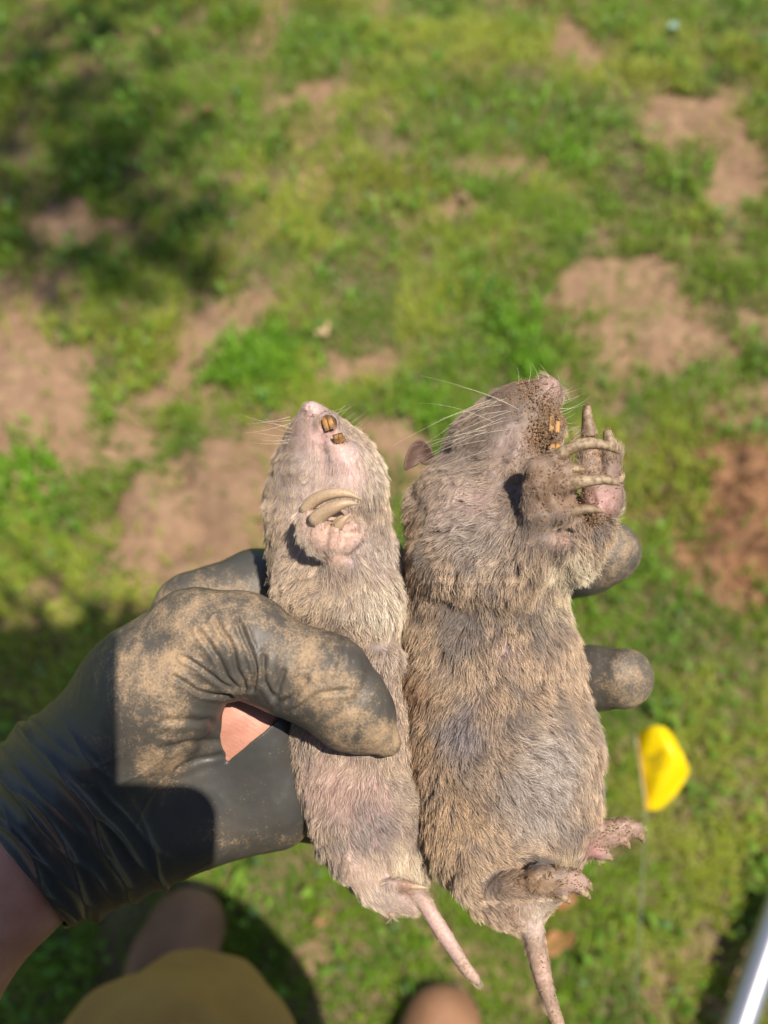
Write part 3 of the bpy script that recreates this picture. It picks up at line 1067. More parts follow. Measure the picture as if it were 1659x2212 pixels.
for (px, py, r) in targets:
    g0 = G(px, py)
    Hh = (6.4 if py < 900 else 2.5) + 1.2 * ((px * 7 + py * 3) % 10) / 10 * (py < 900)
    c0 = g0 + SUN * (Hh / SUN[2])
    st_ = np.array([-2.9, 3.1, 3.9])
    mid = (st_ + c0) / 2 + np.array([0, 0, .35])
    V, Fs = tube(spline([st_, mid, c0], 10), np.linspace(.022, .005, 10), 6)
    mesh_obj('branch', V, Fs, BARK, tree)
    k = int((27 if py < 900 else 120) * (r / .12) ** 2)
    c = c0 + RNG.normal(0, 1, (k, 3)) * r * .62
    nrm = RNG.normal(0, 1, (k, 3)) + np.array([0, 0, 1.2])
    nrm /= np.linalg.norm(nrm, axis=1)[:, None]
    t1 = np.cross(nrm, RNG.normal(0, 1, (k, 3)))
    t1 /= np.linalg.norm(t1, axis=1)[:, None]
    t2 = np.cross(nrm, t1)
    L = RNG.uniform(.035, .06, (k, 1))
    q = np.stack([c - t1 * L, c - t2 * L * .5 + nrm * .004, c + t1 * L, c + t2 * L * .5 + nrm * .004], 1)
    LEAFV.append(q.reshape(-1, 3))
    LC.append(np.repeat(np.array((.06, .12, .02)) * RNG.uniform(.7, 1.4, (k, 1)), 4, axis=0))
LEAFV = np.concatenate(LEAFV)
cr = mesh_obj('crown_and_added_leaves', LEAFV, np.arange(len(LEAFV)).reshape(-1, 4), GRASSM, tree, {'col': np.concatenate(LC)}, flat=True)
cr['kind'] = 'stuff'
# ------------------------------------------------------------------ gophers (held-object space)
FUR = m_attr('fur_hair', rough=.5, spec=.35)
SKIN = m_attr('gopher_skin', rough=.55, sss=.25, bump_scale=900, bump_s=.5, bump_d=.0003)
t_ = NT('claw_horn')
n_ = t_.noise(700, 3, .6)
n2_ = t_.noise(160, 2, .5)
t_.l(t_.mix(t_.ramp(n_, [(.44, 0), (.60, .85)]), t_.mix(t_.ramp(n2_, [(.35, 0), (.65, 1)]), (.36, .265, .16), (.22, .15, .09)),
            (.14, .085, .045)), t_.b.inputs['Base Color'])
t_.l(t_.bump(n_, .5, .0003), t_.b.inputs['Normal'])
t_.set(Roughness=.6)
CLAW = t_.m
t_ = NT('clean_claw_horn')
n_ = t_.noise(1500, 3, .7)
n2_ = t_.noise(120, 2, .5)
t_.l(t_.mix(t_.ramp(n_, [(.50, 0), (.66, .55)]), t_.mix(t_.ramp(n2_, [(.35, 0), (.65, 1)]), (.47, .335, .215), (.38, .265, .165)),
            (.22, .14, .07)), t_.b.inputs['Base Color'])
t_.set(Roughness=.5)
t_.b.inputs['Subsurface Weight'].default_value = .25
t_.b.inputs['Subsurface Scale'].default_value = .001
CLAW2 = t_.m
t_ = NT('tooth_enamel')
n_ = t_.noise(420, 4, .7)
t_.l(t_.mix(t_.ramp(n_, [(.40, 0), (.60, 1)]), (.42, .20, .05), (.13, .075, .03)), t_.b.inputs['Base Color'])
t_.set(Roughness=.6)
TOOTH = t_.m
t_ = NT('dirt_grains')
oi = t_.noise(2600, 1)
t_.l(t_.ramp(oi, [(.3, (.08, .045, .025)), (.5, (.22, .125, .065)), (.72, (.42, .28, .16))]), t_.b.inputs['Base Color'])
t_.set(Roughness=.7)
GRAIN = t_.m
t_ = NT('whisker_hair')
t_.set(Base_Color=(.75, .66, .50, 1), Roughness=.35)
WHISK = t_.m

OCT = np.array([[1, 0, 0], [-1, 0, 0], [0, 1, 0], [0, -1, 0], [0, 0, 1], [0, 0, -1]], float)
OCTF = np.array([[0, 2, 4], [2, 1, 4], [1, 3, 4], [3, 0, 4], [2, 0, 5], [1, 2, 5], [3, 1, 5], [0, 3, 5]])


def grains(name, pts, rads, mat, parent, kind='stuff'):
    n = len(pts)
    sq = RNG.uniform(.6, 1.3, (n, 6, 1))
    ang = RNG.uniform(0, 6.28, n)
    O = np.broadcast_to(OCT, (n, 6, 3)).copy()
    x = O[..., 0] * np.cos(ang)[:, None] - O[..., 1] * np.sin(ang)[:, None]
    y = O[..., 0] * np.sin(ang)[:, None] + O[..., 1] * np.cos(ang)[:, None]
    O = np.stack([x, y * .8 + O[..., 2] * .3, O[..., 2]], -1)
    V = pts[:, None, :] + O * rads[:, None, None] * sq
    F = (OCTF[None] + 6 * np.arange(n)[:, None, None]).reshape(-1, 3)
    o = mesh_obj(name, V.reshape(-1, 3), F, mat, parent, flat=True)
    o['kind'] = kind
    return o


def surf_sample(V, F, N, weight, count):
    """random points on the quads, face chance = area x weight; returns points, normals"""
    ar = np.linalg.norm(np.cross(V[F[:, 2]] - V[F[:, 0]], V[F[:, 3]] - V[F[:, 1]]), axis=1) * weight[F].mean(1)
    c = np.cumsum(ar)
    f = np.searchsorted(c, RNG.uniform(0, c[-1], count))
    u, v = RNG.uniform(0, 1, (2, count, 1))
    q = F[np.minimum(f, len(F) - 1)]
    w = [(1 - u) * (1 - v), u * (1 - v), u * v, (1 - u) * v]
    return sum(w[i] * V[q[:, i]] for i in range(4)), sum(w[i] * N[q[:, i]] for i in range(4))


def fur(name, V, F, N, parent, count, length, weight, flow, tips, roots, lift, seed=0, npt=6, rad=.000050, clump=26.0, clump_amt=.75,
        down=0.0, front=None):
    """hair curves combed over a surface; V,N in held-object space"""
    p, n = surf_sample(V, F, N, weight, count)
    n /= np.linalg.norm(n, axis=1)[:, None] + 1e-9
    x, y = p[:, 0], p[:, 1]
    L = length(p) * RNG.uniform(.65, 1.25, len(p))
    d = np.zeros((len(p), 3))
    wsum = np.zeros(len(p))
    for fx, fy, dx, dy in flow:
        w = 1.0 / (((x - fx) ** 2 + (y - fy) ** 2) / 900.0 + 1.0) ** 1.6
        l = math.hypot(dx, dy)
        d[:, 0] += w * dx / l
        d[:, 1] += w * dy / l
        wsum += w
    d[:, :2] /= wsum[:, None]
    # slow swirl plus clumps that share one direction
    sw = fbm(p / 70.0, seed + 3, 2)
    cell = clump * (1 + .4 * vnoise(p / 60, seed + 9))
    ck = np.floor(p / clump + .35 * np.stack([vnoise(p / clump, seed + q) for q in (21, 22, 23)], 1))
    cr = _h(ck[:, 0].astype(np.int64), ck[:, 1].astype(np.int64), ck[:, 2].astype(np.int64), seed + 5)
    cr2 = _h(ck[:, 0].astype(np.int64), ck[:, 1].astype(np.int64), ck[:, 2].astype(np.int64), seed + 6)
    a = .55 * sw + .38 * cr + RNG.normal(0, .20, len(p))
    ca, sa = np.cos(a), np.sin(a)
    d = np.stack([d[:, 0] * ca - d[:, 1] * sa, d[:, 0] * sa + d[:, 1] * ca, np.full(len(p), -down)], 1)
    d -= n * (d * n).sum(1)[:, None]
    d /= np.linalg.norm(d, axis=1)[:, None] + 1e-6
    cen = (ck + .5) * clump
    li = lift(p) * (1 + .35 * cr2) + RNG.normal(0, .08, len(p))
    li = np.clip(li, .06, 1.3)
    tt = np.linspace(0, 1, npt)
    pts = np.zeros((len(p), npt, 3))
    cur = p - n * 1.5
    pts[:, 0] = cur
    for k in range(1, npt):
        th = li * (1.25 - .95 * tt[k])
        st = d * np.cos(th)[:, None] + n * np.sin(th)[:, None]
        st = st + RNG.normal(0, .05, st.shape)
        cur = cur + st * (L / (npt - 1))[:, None]
        pts[:, k] = cur
    tipc = cen + d * L.mean() * .7 + n * 6
    amt = (clump_amt * tt ** 2)[None, :, None] * (0.6 + .4 * cr[:, None, None])
    off = tipc[:, None, :] - pts[:, -1:, :]
    off -= n[:, None, :] * (off * n[:, None, :]).sum(-1, keepdims=True)
    off = np.clip(off, -14, 14)
    pts = pts + off * amt
    Wp = P(pts.reshape(-1, 3))
    o0 = np.array(parent.get('_abs', list(parent.location)))
    cu = bpy.data.hair_curves.new(name)
    cu.add_curves([npt] * len(p))
    cu.attributes['position'].data.foreach_set('vector', (Wp - o0).astype(np.float32).ravel())
    r = cu.attributes.get('radius') or cu.attributes.new('radius', 'FLOAT', 'POINT')
    rr = rad * RNG.uniform(.75, 1.25, (len(p), 1)) * (1.0 - .72 * tt[None, :] ** 1.5) * np.clip(L / 30, .55, 1.1)[:, None]
    r.data.foreach_set('value', rr.astype(np.float32).ravel())
    T, R_ = tips(p) * np.array((1.13, 1.09, 1.05)), roots(p) * np.array((1.05, .98, .88))
    br = RNG.normal(1.0, .20, (len(p), 1)) + .16 * cr[:, None] + .10 * fbm(p / 22, seed + 31, 2)[:, None]
    br = np.clip(br, .5, 1.5)
    br = br * np.where(RNG.uniform(0, 1, br.shape) < .12, 1.35, 1.0) * np.where(RNG.uniform(0, 1, br.shape) < .15, .55, 1.0)
    gm = smooth(.22, .85, tt)[None, :, None]
    c = (R_[:, None, :] * (1 - gm) + (T * br)[:, None, :] * gm)
    c = np.concatenate([np.clip(c, .01, .9), np.ones(c.shape[:2] + (1,))], -1)
    ca_ = cu.attributes.new('col', 'FLOAT_COLOR', 'POINT')
    ca_.data.foreach_set('color', c.astype(np.float32).ravel())
    cu.materials.append(FUR)
    o = bpy.data.objects.new(name, cu)
    COL.objects.link(o)
    o.parent = parent
    o['kind'] = 'stuff'
    return o


def claw(ctrl, parent, flat=1.0, mat=None, name='claw', m=12, n=10):
    c = spline(ctrl, m)
    w = P(c[:, :3])
    V, Fs = tube(w, np.maximum(c[:, 3], .8) * S0, n)
    return mesh_obj(name, V, Fs, mat or CLAW, parent)


def incisor(c0, c1, wd, th, parent):
    """a flat curved chisel tooth from root to edge, wd wide, with a grooved face"""
    c0, c1 = np.array(c0, float), np.array(c1, float)
    ax_ = (c1 - c0)[:2] / np.linalg.norm((c1 - c0)[:2])
    pr = np.array([-ax_[1], ax_[0]])
    V, n, m = [], 7, 10
    for i in range(n):
        t = i / (n - 1)
        c = c0 * (1 - t) + c1 * t
        zz = c[2] + 4 * math.sin(math.pi * t * .8)
        for j in range(m):
            a = 2 * math.pi * j / m
            q = wd / 2 * (1 - .12 * t) * math.copysign(abs(math.cos(a)) ** .6, math.cos(a))
            h_ = th / 2 * (1 - .5 * t) * math.copysign(abs(math.sin(a)) ** .6, math.sin(a))
            V.append((c[0] + pr[0] * q, c[1] + pr[1] * q, zz + h_ - (1.2 if abs(q) < 1.5 and h_ > 0 else 0)))
    F = np.array([(i * m + j, i * m + (j + 1) % m, (i + 1) * m + (j + 1) % m, (i + 1) * m + j) for i in range(n - 1) for j in range(m)])
    cap = np.array([tuple(range(m)), tuple((n - 1) * m + j for j in reversed(range(m)))])
    return mesh_obj('incisor', P(V), [F, cap], TOOTH, parent)


def whisker(p0, p1, bend, parent, r=.000045):
    p0, p1 = np.array(p0, float), np.array(p1, float)
    m = (p0 + p1) / 2 + np.array(list(bend) + [0] * (3 - len(bend)), float)
    t = np.linspace(0, 1, 9)[:, None]
    c = (1 - t) ** 2 * p0 + 2 * t * (1 - t) * m + t ** 2 * p1
    V, Fs = tube(P(c), r * (1 - .8 * t[:, 0]), 4, cap=False)
    return mesh_obj('whisker', V, Fs, WHISK, parent)


PINK = (.48, .30, .25)
MAUVE = (.33, .235, .225)
UNDER = (.15, .12, .105)

# ---------------- the large one
big = thing('gopher', 'larger dirt-crusted grey-brown gopher held belly up, forepaws together beside its snout', 'gopher',
            P([(1095, 1400, 0)])[0])
s = SDF((820, 770, -260), (1440, 2270, 330), 3.0)
s.chain([(1040, 1115, -10, 160), (1100, 965, 20, 120), (1136, 893, 45, 71), (1180, 850, 55, 36)], 30, .85)   # head
s.ell((1185, 845, 66), (34, 34, 32), 18)                          # nose pad
s.ell((1190, 925, 82), (34, 42, 40), 14)                          # lip round the incisors
s.ell((1110, 1010, 70), (85, 60, 60), 30, 20)                     # cheek pouch
s.ell((1010, 1090, 60), (95, 90, 80), 40)
s.ell((1084, 1172, 30), (204, 138, 160), 30, -16)                  # chest bib that overhangs the belly
s.ell((1020, 1240, 60), (110, 88, 120), 40, 20)
s.ell((1230, 1172, 40), (56, 60, 90), 30)
s.ell((1082, 990, 128), (14, 46, 12), 12, 28, sub=True)            # fold of the cheek pouch
s.ell((1108, 1046, 166), (30, 22, 30), 20, 30, sub=True)          # hollow behind the wrist
t = SDF((820, 770, -260), (1440, 2270, 330), 3.0)
t.chain([(1052, 1330, -10, 178), (1066, 1450, 0, 178), (1094, 1640, 10, 195), (1102, 1770, 0, 174), (1108, 1850, -20, 132),
         (1120, 1920, -30, 72)], 60, .80)
t.ell((1010, 1800, 60), (82, 130, 80), 35, -12)                   # left thigh
t.chain([(1000, 1830, 70, 66), (1025, 1895, 75, 46), (1052, 1916, 78, 25)], 24)
t.ell((1225, 1790, 30), (60, 90, 70), 40, 15)
t.ell((1090, 1660, 60), (150, 150, 120), 50)
t.chain([(1095, 1930, -10, 60), (1140, 1980, -20, 33)], 22)
t.chain([tuple(r_) for r_ in spline([(1140, 1975, -20, 34), (1151, 2015, -20, 26), (1164, 2075, -15, 21.5), (1182, 2145, -9, 18), (1222, 2262, 4, 14)], 26)], 6)
t.chain([(1045, 1930, 0, 40), (1110, 1985, -10, 22)], 30)
d = t.g
hh = np.maximum(46 - np.abs(s.g - d), 0) / 46
s.g = np.minimum(s.g, d) - hh * hh * 11.5
s.chain([(905, 1268, 110, 4), (990, 1318, 146, 13), (1062, 1348, 152, 12), (1112, 1328, 154, 8), (1180, 1308, 130, 5)], 18, sub=True)
del t
# near forearm and paw
s.chain([(1105, 1245, 120, 66), (1160, 1185, 165, 50), (1172, 1120, 190, 44)], 26)
s.ell((1170, 1065, 196), (44, 82, 34), 16, 4)
s.chain([(1160, 1010, 204, 27), (1200, 990, 216, 19), (1222, 980, 220, 15)], 9)
s.chain([(1178, 1060, 210, 30), (1215, 1048, 228, 23), (1240, 1045, 234, 17)], 9)
s.chain([(1180, 1020, 204, 26), (1222, 1016, 212, 22), (1250, 1016, 210, 17)], 9)
s.chain([(1176, 1118, 206, 30), (1215, 1112, 220, 22), (1240, 1108, 226, 15)], 9)
s.ell((1212, 1075, 205), (34, 50, 24), 12)
s.chain([(1180, 1175, 190, 32), (1218, 1178, 196, 24)], 12)
s.ell((1196, 1085, 226), (20, 26, 16), 8)
# far forearm and paw
s.chain([(1236, 1205, 40, 46), (1282, 1150, 70, 38), (1296, 1115, 84, 38)], 24)
s.ell((1300, 1078, 92), (46, 58, 38), 14, 6)
s.chain([(1282, 1040, 90, 30), (1272, 985, 84, 27), (1272, 945, 84, 19), (1271, 925, 84, 14)], 9)
s.chain([(1318, 1040, 96, 27), (1322, 985, 96, 23), (1318, 955, 94, 15)], 8)
s.chain([(1330, 1085, 104, 20), (1338, 1035, 104, 13)], 7)
s.ell((1322, 1098, 116), (22, 30, 20), 8, 10)
s.ell((1290, 1110, 118), (20, 24, 16), 7)
s.chain([(1300, 1078, 134, 4), (1330, 1070, 134, 4)], 8, sub=True)
s.chain([(1262, 1040, 126, 5), (1282, 1082, 130, 5), (1275, 1100, 128, 5)], 8, sub=True)
s.chain([(1300, 1055, 130, 3), (1340, 1050, 124, 3)], 7, sub=True)
# hind feet
s.chain([(1045, 1912, 90, 30), (1100, 1915, 122, 32), (1165, 1906, 136, 39), (1212, 1903, 138, 31), (1238, 1898, 136, 24)], 12)
s.chain([(1238, 1893, 138, 18), (1264, 1906, 134, 13)], 5)
s.chain([(1225, 1904, 146, 18), (1254, 1922, 146, 13)], 5)
s.chain([(1190, 1915, 146, 19), (1216, 1934, 150, 13)], 5)
s.chain([(1205, 1910, 128, 16), (1230, 1923, 126, 9)], 5)
s.chain([(1235, 1830, -10, 44), (1280, 1816, 0, 36), (1318, 1800, 8, 32), (1348, 1790, 12, 24), (1374, 1792, 14, 17), (1382, 1806, 14, 11)], 8)
s.chain([(1325, 1802, 18, 20), (1349, 1818, 20, 12)], 5)
s.chain([(1270, 1833, 12, 24), (1298, 1845, 18, 16), (1314, 1851, 18, 10)], 5)
s.ell((1176, 882, 104), (9, 6, 10), 5, sub=True)                  # nostrils
s.ell((1192, 880, 104), (7, 6, 10), 5, sub=True)
V, F, E_ = s.mesh(0, 2)
F = outward(V, F)
N = vnormals(V, F)
SHORT_B = np.clip(paint(1.0, V[:, 0], V[:, 1], [(1180, 870, 60, .3), (1190, 1060, 90, .12), (1290, 1030, 100, .12), (1225, 1905, 90, .15), (1330, 1815, 90, .12), (1170, 2110, 120, .12), (1210, 2230, 90, .12)]), 0, 1)
SHORT_B = SHORT_B * smooth(2030, 1960, V[:, 1])
V = V + N * (fbm(V / 46, 31, 3) * 4.2 * SHORT_B)[:, None]
N = vnormals(V, F)
bx, by, bz = V.T
bare = [(1180, 835, 36, 1), (1190, 900, 26, .8), (1210, 1000, 50, .75), (1200, 1090, 52, .7), (1210, 1170, 34, .6), (1300, 1060, 64, 1), (1290, 960, 40, 1),
        (1250, 1915, 60, 1), (1150, 1905, 50, .6, 30), (1350, 1815, 80, 1), (1310, 920, 60, 1), (1200, 1000, 60, .9), (1152, 2010, 34, .3), (1165, 2100, 60, .85), (1210, 2210, 70, .85)]
BARE_B = lambda p: np.clip(paint(0.0, p[:, 0], p[:, 1], bare), 0, 1)
bb = BARE_B(V)
col = paint(np.array(UNDER), bx, by, [
    (1180, 835, 40, PINK), (1130, 860, 60, (.15, .105, .085)), (1050, 930, 80, (.14, .105, .085)), (1130, 950, 50, (.26, .18, .155)), (1110, 1000, 50, (.34, .24, .21)), (1015, 1085, 50, (.38, .25, .23)), (1180, 1040, 80, (.23, .15, .105)),
    (1170, 1050, 40, (.25, .165, .12)), (1215, 1170, 30, (.36, .24, .19)), (1300, 1070, 70, (.27, .155, .125)), (1300, 1085, 26, (.40, .22, .20)), (1285, 950, 50, (.34, .22, .15)),
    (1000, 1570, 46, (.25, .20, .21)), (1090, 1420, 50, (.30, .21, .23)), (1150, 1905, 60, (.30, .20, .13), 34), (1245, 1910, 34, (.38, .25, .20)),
    (1340, 1812, 80, (.36, .235, .19)), (1280, 1838, 24, (.40, .21, .19)), (1152, 1990, 50, (.56, .44, .40)), (1165, 2100, 70, (.46, .31, .25)), (1215, 2220, 70, (.40, .27, .20)),
    (1150, 1862, 34, (.06, .06, .06), 16)])  # near-black spot paints the shade of the hollow above the foot
sp = fbm(V / 7, 77, 2)
dz = np.clip(paint(0.0, bx, by, [(1190, 1060, 90, 1), (1290, 970, 70, 1), (1120, 860, 70, .7), (1190, 920, 60, .9), (1150, 1910, 70, 1, 40), (1350, 1790, 60, .8), (1190, 2120, 100, .5, 130)]), 0, 1)
mk = smooth(-.15, .25, sp) * dz
col = col * (1 - mk[:, None]) + mk[:, None] * np.array((.22, .135, .075))

flow_b = [(1180, 840, -.6, .6), (1100, 870, -.75, .65), (1010, 960, -.55, .85), (1110, 940, -.6, .8), (930, 1090, -.5, .9), (1000, 1080, -.8, .5),
          (910, 1170, -.7, .8), (990, 1150, -.95, .1), (1070, 1120, -.6, .6), (950, 1250, -.3, .95), (1050, 1230, -.1, 1), (1130, 1280, .05, 1), (1230, 1240, .45, .9),
          (1290, 1190, .6, .8), (1190, 1250, .25, 1), (1165, 1080, -.25, 1), (1160, 1160, -.2, 1), (900, 1340, -.3, .95), (1000, 1400, -.35, .95), (1100, 1380, .3, 1),
          (1200, 1400, .35, .95), (890, 1500, -.45, .9), (960, 1500, -.6, .7), (1010, 1570, -.1, 1), (1100, 1480, .4, .8), (1180, 1520, .9, .35), (1260, 1560, .35, .9),
          (920, 1640, -.1, 1), (1030, 1640, .7, .5), (1130, 1620, 1, .15), (1220, 1650, .8, .5), (1280, 1700, .1, 1), (930, 1750, .1, 1), (1020, 1730, .35, .9), (1120, 1740, .75, .6),
          (1200, 1780, .5, .7), (1250, 1830, -.4, .8), (980, 1850, .25, 1), (1040, 1890, .5, .8), (1100, 1905, 1, .1), (1200, 1900, 1, .1), (1150, 1850, .6, .5),
          (1080, 1960, .5, .9), (1150, 2000, .15, 1), (1170, 2100, .2, 1), (1215, 2220, .35, 1), (1310, 1810, 1, -.1), (1290, 1050, .2, -1)]
len_b = lambda p: paint(46.0, p[:, 0], p[:, 1], [(1130, 870, 90, 13), (1190, 900, 60, 10), (1080, 950, 90, 18), (1010, 1040, 90, 28), (1060, 1090, 60, 28), (950, 1170, 70, 34), (1180, 1060, 85, 11),
                                             (1170, 1150, 60, 16), (1300, 1050, 90, 9), (1050, 1260, 90, 38), (1180, 1905, 80, 9), (1060, 1910, 50, 16), (1320, 1815, 70, 8),
                                             (1250, 1915, 60, 6), (1350, 1815, 80, 6), (1120, 1985, 50, 30), (1155, 2010, 40, 14), (1165, 2100, 70, 6), (1210, 2220, 80, 6)])
V = V - N * (len_b(V) * .17)[:, None]
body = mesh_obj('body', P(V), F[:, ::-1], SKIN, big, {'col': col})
wt_b = (1 - .985 * bb) * paint(1.0, bx, by, [(1120, 860, 70, 1.6), (1100, 960, 70, 1.2), (1005, 1570, 36, .5), (1090, 1410, 40, .6)]) * np.where(bz < -70, .45, 1.0)


def tip_b(p):
    n1 = fbm(p / np.array([46, 60, 60]), 5, 3)[:, None]
    c = np.array((.57, .425, .295)) + smooth(-.25, .9, n1) * (np.array((.25, .215, .19)) - np.array((.57, .425, .295)))
    c = paint(c, p[:, 0], p[:, 1], [(1120, 860, 90, (.19, .145, .115)), (1010, 950, 80, (.22, .17, .135)), (1110, 960, 50, (.36, .28, .24)), (930, 1060, 60, (.34, .26, .19)), (1020, 1090, 80, (.50, .40, .34)),
                                    (1130, 1060, 40, (.30, .24, .21)), (1040, 1150, 80, (.42, .36, .31)), (1240, 1230, 60, (.74, .63, .46)), (1200, 1290, 40, (.72, .58, .40)), (1170, 1640, 90, (.46, .41, .37)),
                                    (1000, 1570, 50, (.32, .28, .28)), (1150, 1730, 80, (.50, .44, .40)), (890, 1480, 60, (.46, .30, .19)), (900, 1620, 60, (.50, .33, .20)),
                                    (960, 1760, 80, (.56, .39, .24)), (1230, 1850, 40, (.66, .53, .37)), (1150, 1955, 36, (.80, .68, .56)), (1080, 1960, 60, (.55, .40, .30)), (1150, 1905, 70, (.30, .20, .13), 32),
                                    (1150, 1862, 40, (.12, .12, .12), 18), (1170, 2100, 80, (.50, .38, .30)), (1185, 1060, 80, (.29, .205, .145)), (1200, 1160, 40, (.34, .25, .18))])  # near-black tips carry the shade of the hollow above the foot
    return c


def root_b(p):
    n1 = fbm(p / 50, 8, 2)[:, None]
    c = np.array((.20, .16, .145)) + n1 * .05
    return paint(c, p[:, 0], p[:, 1], [(1150, 1960, 40, (.5, .4, .35)), (1020, 1090, 60, (.34, .26, .24)), (1000, 1570, 50, (.13, .12, .13)), (1080, 1330, 120, (.10, .09, .09), 40), (880, 1400, 80, (.12, .09, .07), 160)])  # darker roots paint shade into the neck crease


lift_b = lambda p: paint(.34, p[:, 0], p[:, 1], [(1130, 870, 120, .22), (950, 1150, 100, .5), (1060, 1240, 100, .5), (1170, 1060, 90, .35), (1250, 1230, 60, .6), (1180, 1905, 80, .35), (1165, 2100, 120, .3)])
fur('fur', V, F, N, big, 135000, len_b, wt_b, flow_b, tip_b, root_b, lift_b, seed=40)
# claws
for c in ([(1200, 990, 216, 14), (1236, 966, 228, 13), (1278, 958, 234, 11), (1314, 965, 232, 8), (1340, 981, 226, 1)],
          [(1222, 1050, 232, 14), (1258, 1040, 244, 12), (1298, 1036, 246, 9.5), (1324, 1041, 244, 6.5), (1339, 1049, 240, 1)],
          [(1212, 1022, 218, 10), (1240, 1014, 224, 8), (1262, 1014, 222, 3)],
          [(1228, 1109, 228, 10), (1262, 1100, 236, 9), (1288, 1102, 234, 6), (1308, 1108, 230, 1)],
          [(1274, 942, 84, 19), (1270, 915, 86, 13), (1268, 890, 86, 10), (1268, 877, 86, 7)],
          [(1320, 966, 94, 15), (1314, 944, 96, 11), (1312, 930, 96, 8)],
          [(1336, 1042, 106, 10), (1341, 1028, 108, 9), (1340, 1018, 108, 3)],
          [(1260, 1903, 134, 10), (1272, 1912, 132, 7), (1279, 1925, 128, 1)],
          [(1250, 1919, 148, 10), (1265, 1930, 146, 8), (1276, 1943, 142, 1)],
          [(1212, 1931, 152, 10), (1224, 1942, 150, 7), (1232, 1953, 146, 1)],
          [(1378, 1798, 14, 12), (1386, 1809, 14, 8), (1389, 1822, 12, 1)],
          [(1346, 1815, 20, 10), (1355, 1824, 20, 7), (1361, 1834, 18, 1)],
          [(1310, 1849, 18, 9), (1317, 1854, 18, 6), (1323, 1860, 16, 1)]):
    claw(c, big)
for dx in (0, 12):
    incisor((1193 + dx, 894, 110), (1191 + dx, 934, 119), 13, 10, big)
    incisor((1191 + dx, 990, 112), (1194 + dx, 956, 120), 12.5, 10, big)
# ear: a small curled flap behind the cheek
e_ = []
for i in range(9):
    a = math.radians(-200 + i * 26)
    for j in range(4):
        q = j / 3
        e_.append((908 + (34 + 8 * math.sin(a)) * math.cos(a) * (.06 + .94 * q), 1002 + 54 * math.sin(a) * (.06 + .94 * q), -40 + 26 * q * q - 8 * q))
EF = np.array([(i * 4 + j, (i + 1) * 4 + j, (i + 1) * 4 + j + 1, i * 4 + j + 1) for i in range(8) for j in range(3)])
EARM = m_simple('ear_skin', (.11, .062, .046), .6)
ear = mesh_obj('ear', P(e_), EF, EARM, big)
mo = ear.modifiers.new('thick', 'SOLIDIFY')
mo.thickness = .0011
mo = ear.modifiers.new('sub', 'SUBSURF')
mo.levels = mo.render_levels = 2
# whiskers
rw = random.Random(3)
for i in range(17):
    x0, y0 = 1085 + rw.uniform(-40, 50), 905 + rw.uniform(-45, 50)
    L = rw.uniform(120, 250)
    a = math.radians(rw.uniform(148, 170) if i > 2 else rw.uniform(185, 200))
    whisker((x0, y0, 110), (x0 + L * math.cos(a), y0 + L * math.sin(a) * 1.0, rw.uniform(90, 170)), (rw.uniform(-10, 10), rw.uniform(-22, -4)), big)
for i in range(13):
    x0, y0 = 1214, 845 + i * 7.5
    L = rw.uniform(25, 85) if i < 9 else rw.uniform(25, 45)
    a = math.radians(rw.uniform(-50, -8) + i * 1.5)
    whisker((x0 - 4, y0, 70), (x0 + L * math.cos(a), y0 + L * math.sin(a), rw.uniform(60, 120)), (0, rw.uniform(2, 9)), big, .00006)
for i in range(4):
    a = math.radians(rw.uniform(-130, -75))
    whisker((1120 + i * 22, 830 - i * 5, 90), (1120 + i * 22 + 45 * math.cos(a), 830 - i * 5 + 38 * math.sin(a), 95), (5, 0), big, .00005)


def dirt(parent, V, F, N, spots, n, r0=.5, r1=2.0, offs=1.5, front=True):
    w = np.clip(paint(0.0, V[:, 0], V[:, 1], spots), 0, 1)
    w = w * smooth(-.5, .6, fbm(V / 14, 91, 2))
    if front:
        w = w * (N[:, 2] > -.3) * (V[:, 2] > -60)
    p, nn = surf_sample(V, F, N, w + 1e-7, n)
    p = p + nn * RNG.uniform(-.5, offs * 2, (n, 1))
    rr = r0 + (r1 - r0) * RNG.uniform(0, 1, n) ** 3
    return grains('dirt_grains', P(p), rr * S0, GRAIN, parent)


dirt(big, V, F, N, [(1120, 845, 55, .8, 40), (1175, 872, 32, .9), (1185, 925, 42, 1), (1165, 955, 34, 1), (1120, 1010, 40, .35), (1040, 1105, 28, .6), (1190, 1050, 80, .6), (1215, 1170, 60, .6), (1285, 1125, 40, 1),
                    (1285, 950, 50, .8), (1315, 1000, 60, .6), (1110, 1260, 36, .5, 60), (1150, 1915, 60, 1, 34), (1230, 1895, 50, .5), (1320, 1800, 60, .4), (1190, 2140, 60, .14, 140), (1175, 1070, 60, .9, 90), (1100, 1200, 200, .05)], 16000, .4, 2.6)
# crusted clods round the mouth
p, nn = surf_sample(V, F, N, np.clip(paint(0.0, bx, by, [(1170, 945, 36, 1), (1180, 880, 22, .9), (1150, 850, 40, .5), (1285, 1122, 26, .9)]), 0, 1) ** 2 * (N[:, 2] > 0) + 1e-9, 1500)
grains('dirt_grains', P(p + nn * RNG.uniform(0, 9, (1500, 1))), (.7 + 2.6 * RNG.uniform(0, 1, 1500) ** 2) * S0, GRAIN, big)



def crust(parent, spots, n, r0, r1):
    """grains scattered round points (x, y, z, spread)"""
    sp_ = np.array(spots, float)
    k = RNG.integers(0, len(sp_), n)
    d = RNG.normal(0, 1, (n, 3))
    d /= np.linalg.norm(d, axis=1)[:, None]
    p = sp_[k, :3] + d * sp_[k, 3:4] * RNG.uniform(.75, 1.08, (n, 1))
    return grains('dirt_grains', P(p), (r0 + (r1 - r0) * RNG.uniform(0, 1, n) ** 2.2) * S0, GRAIN, parent)


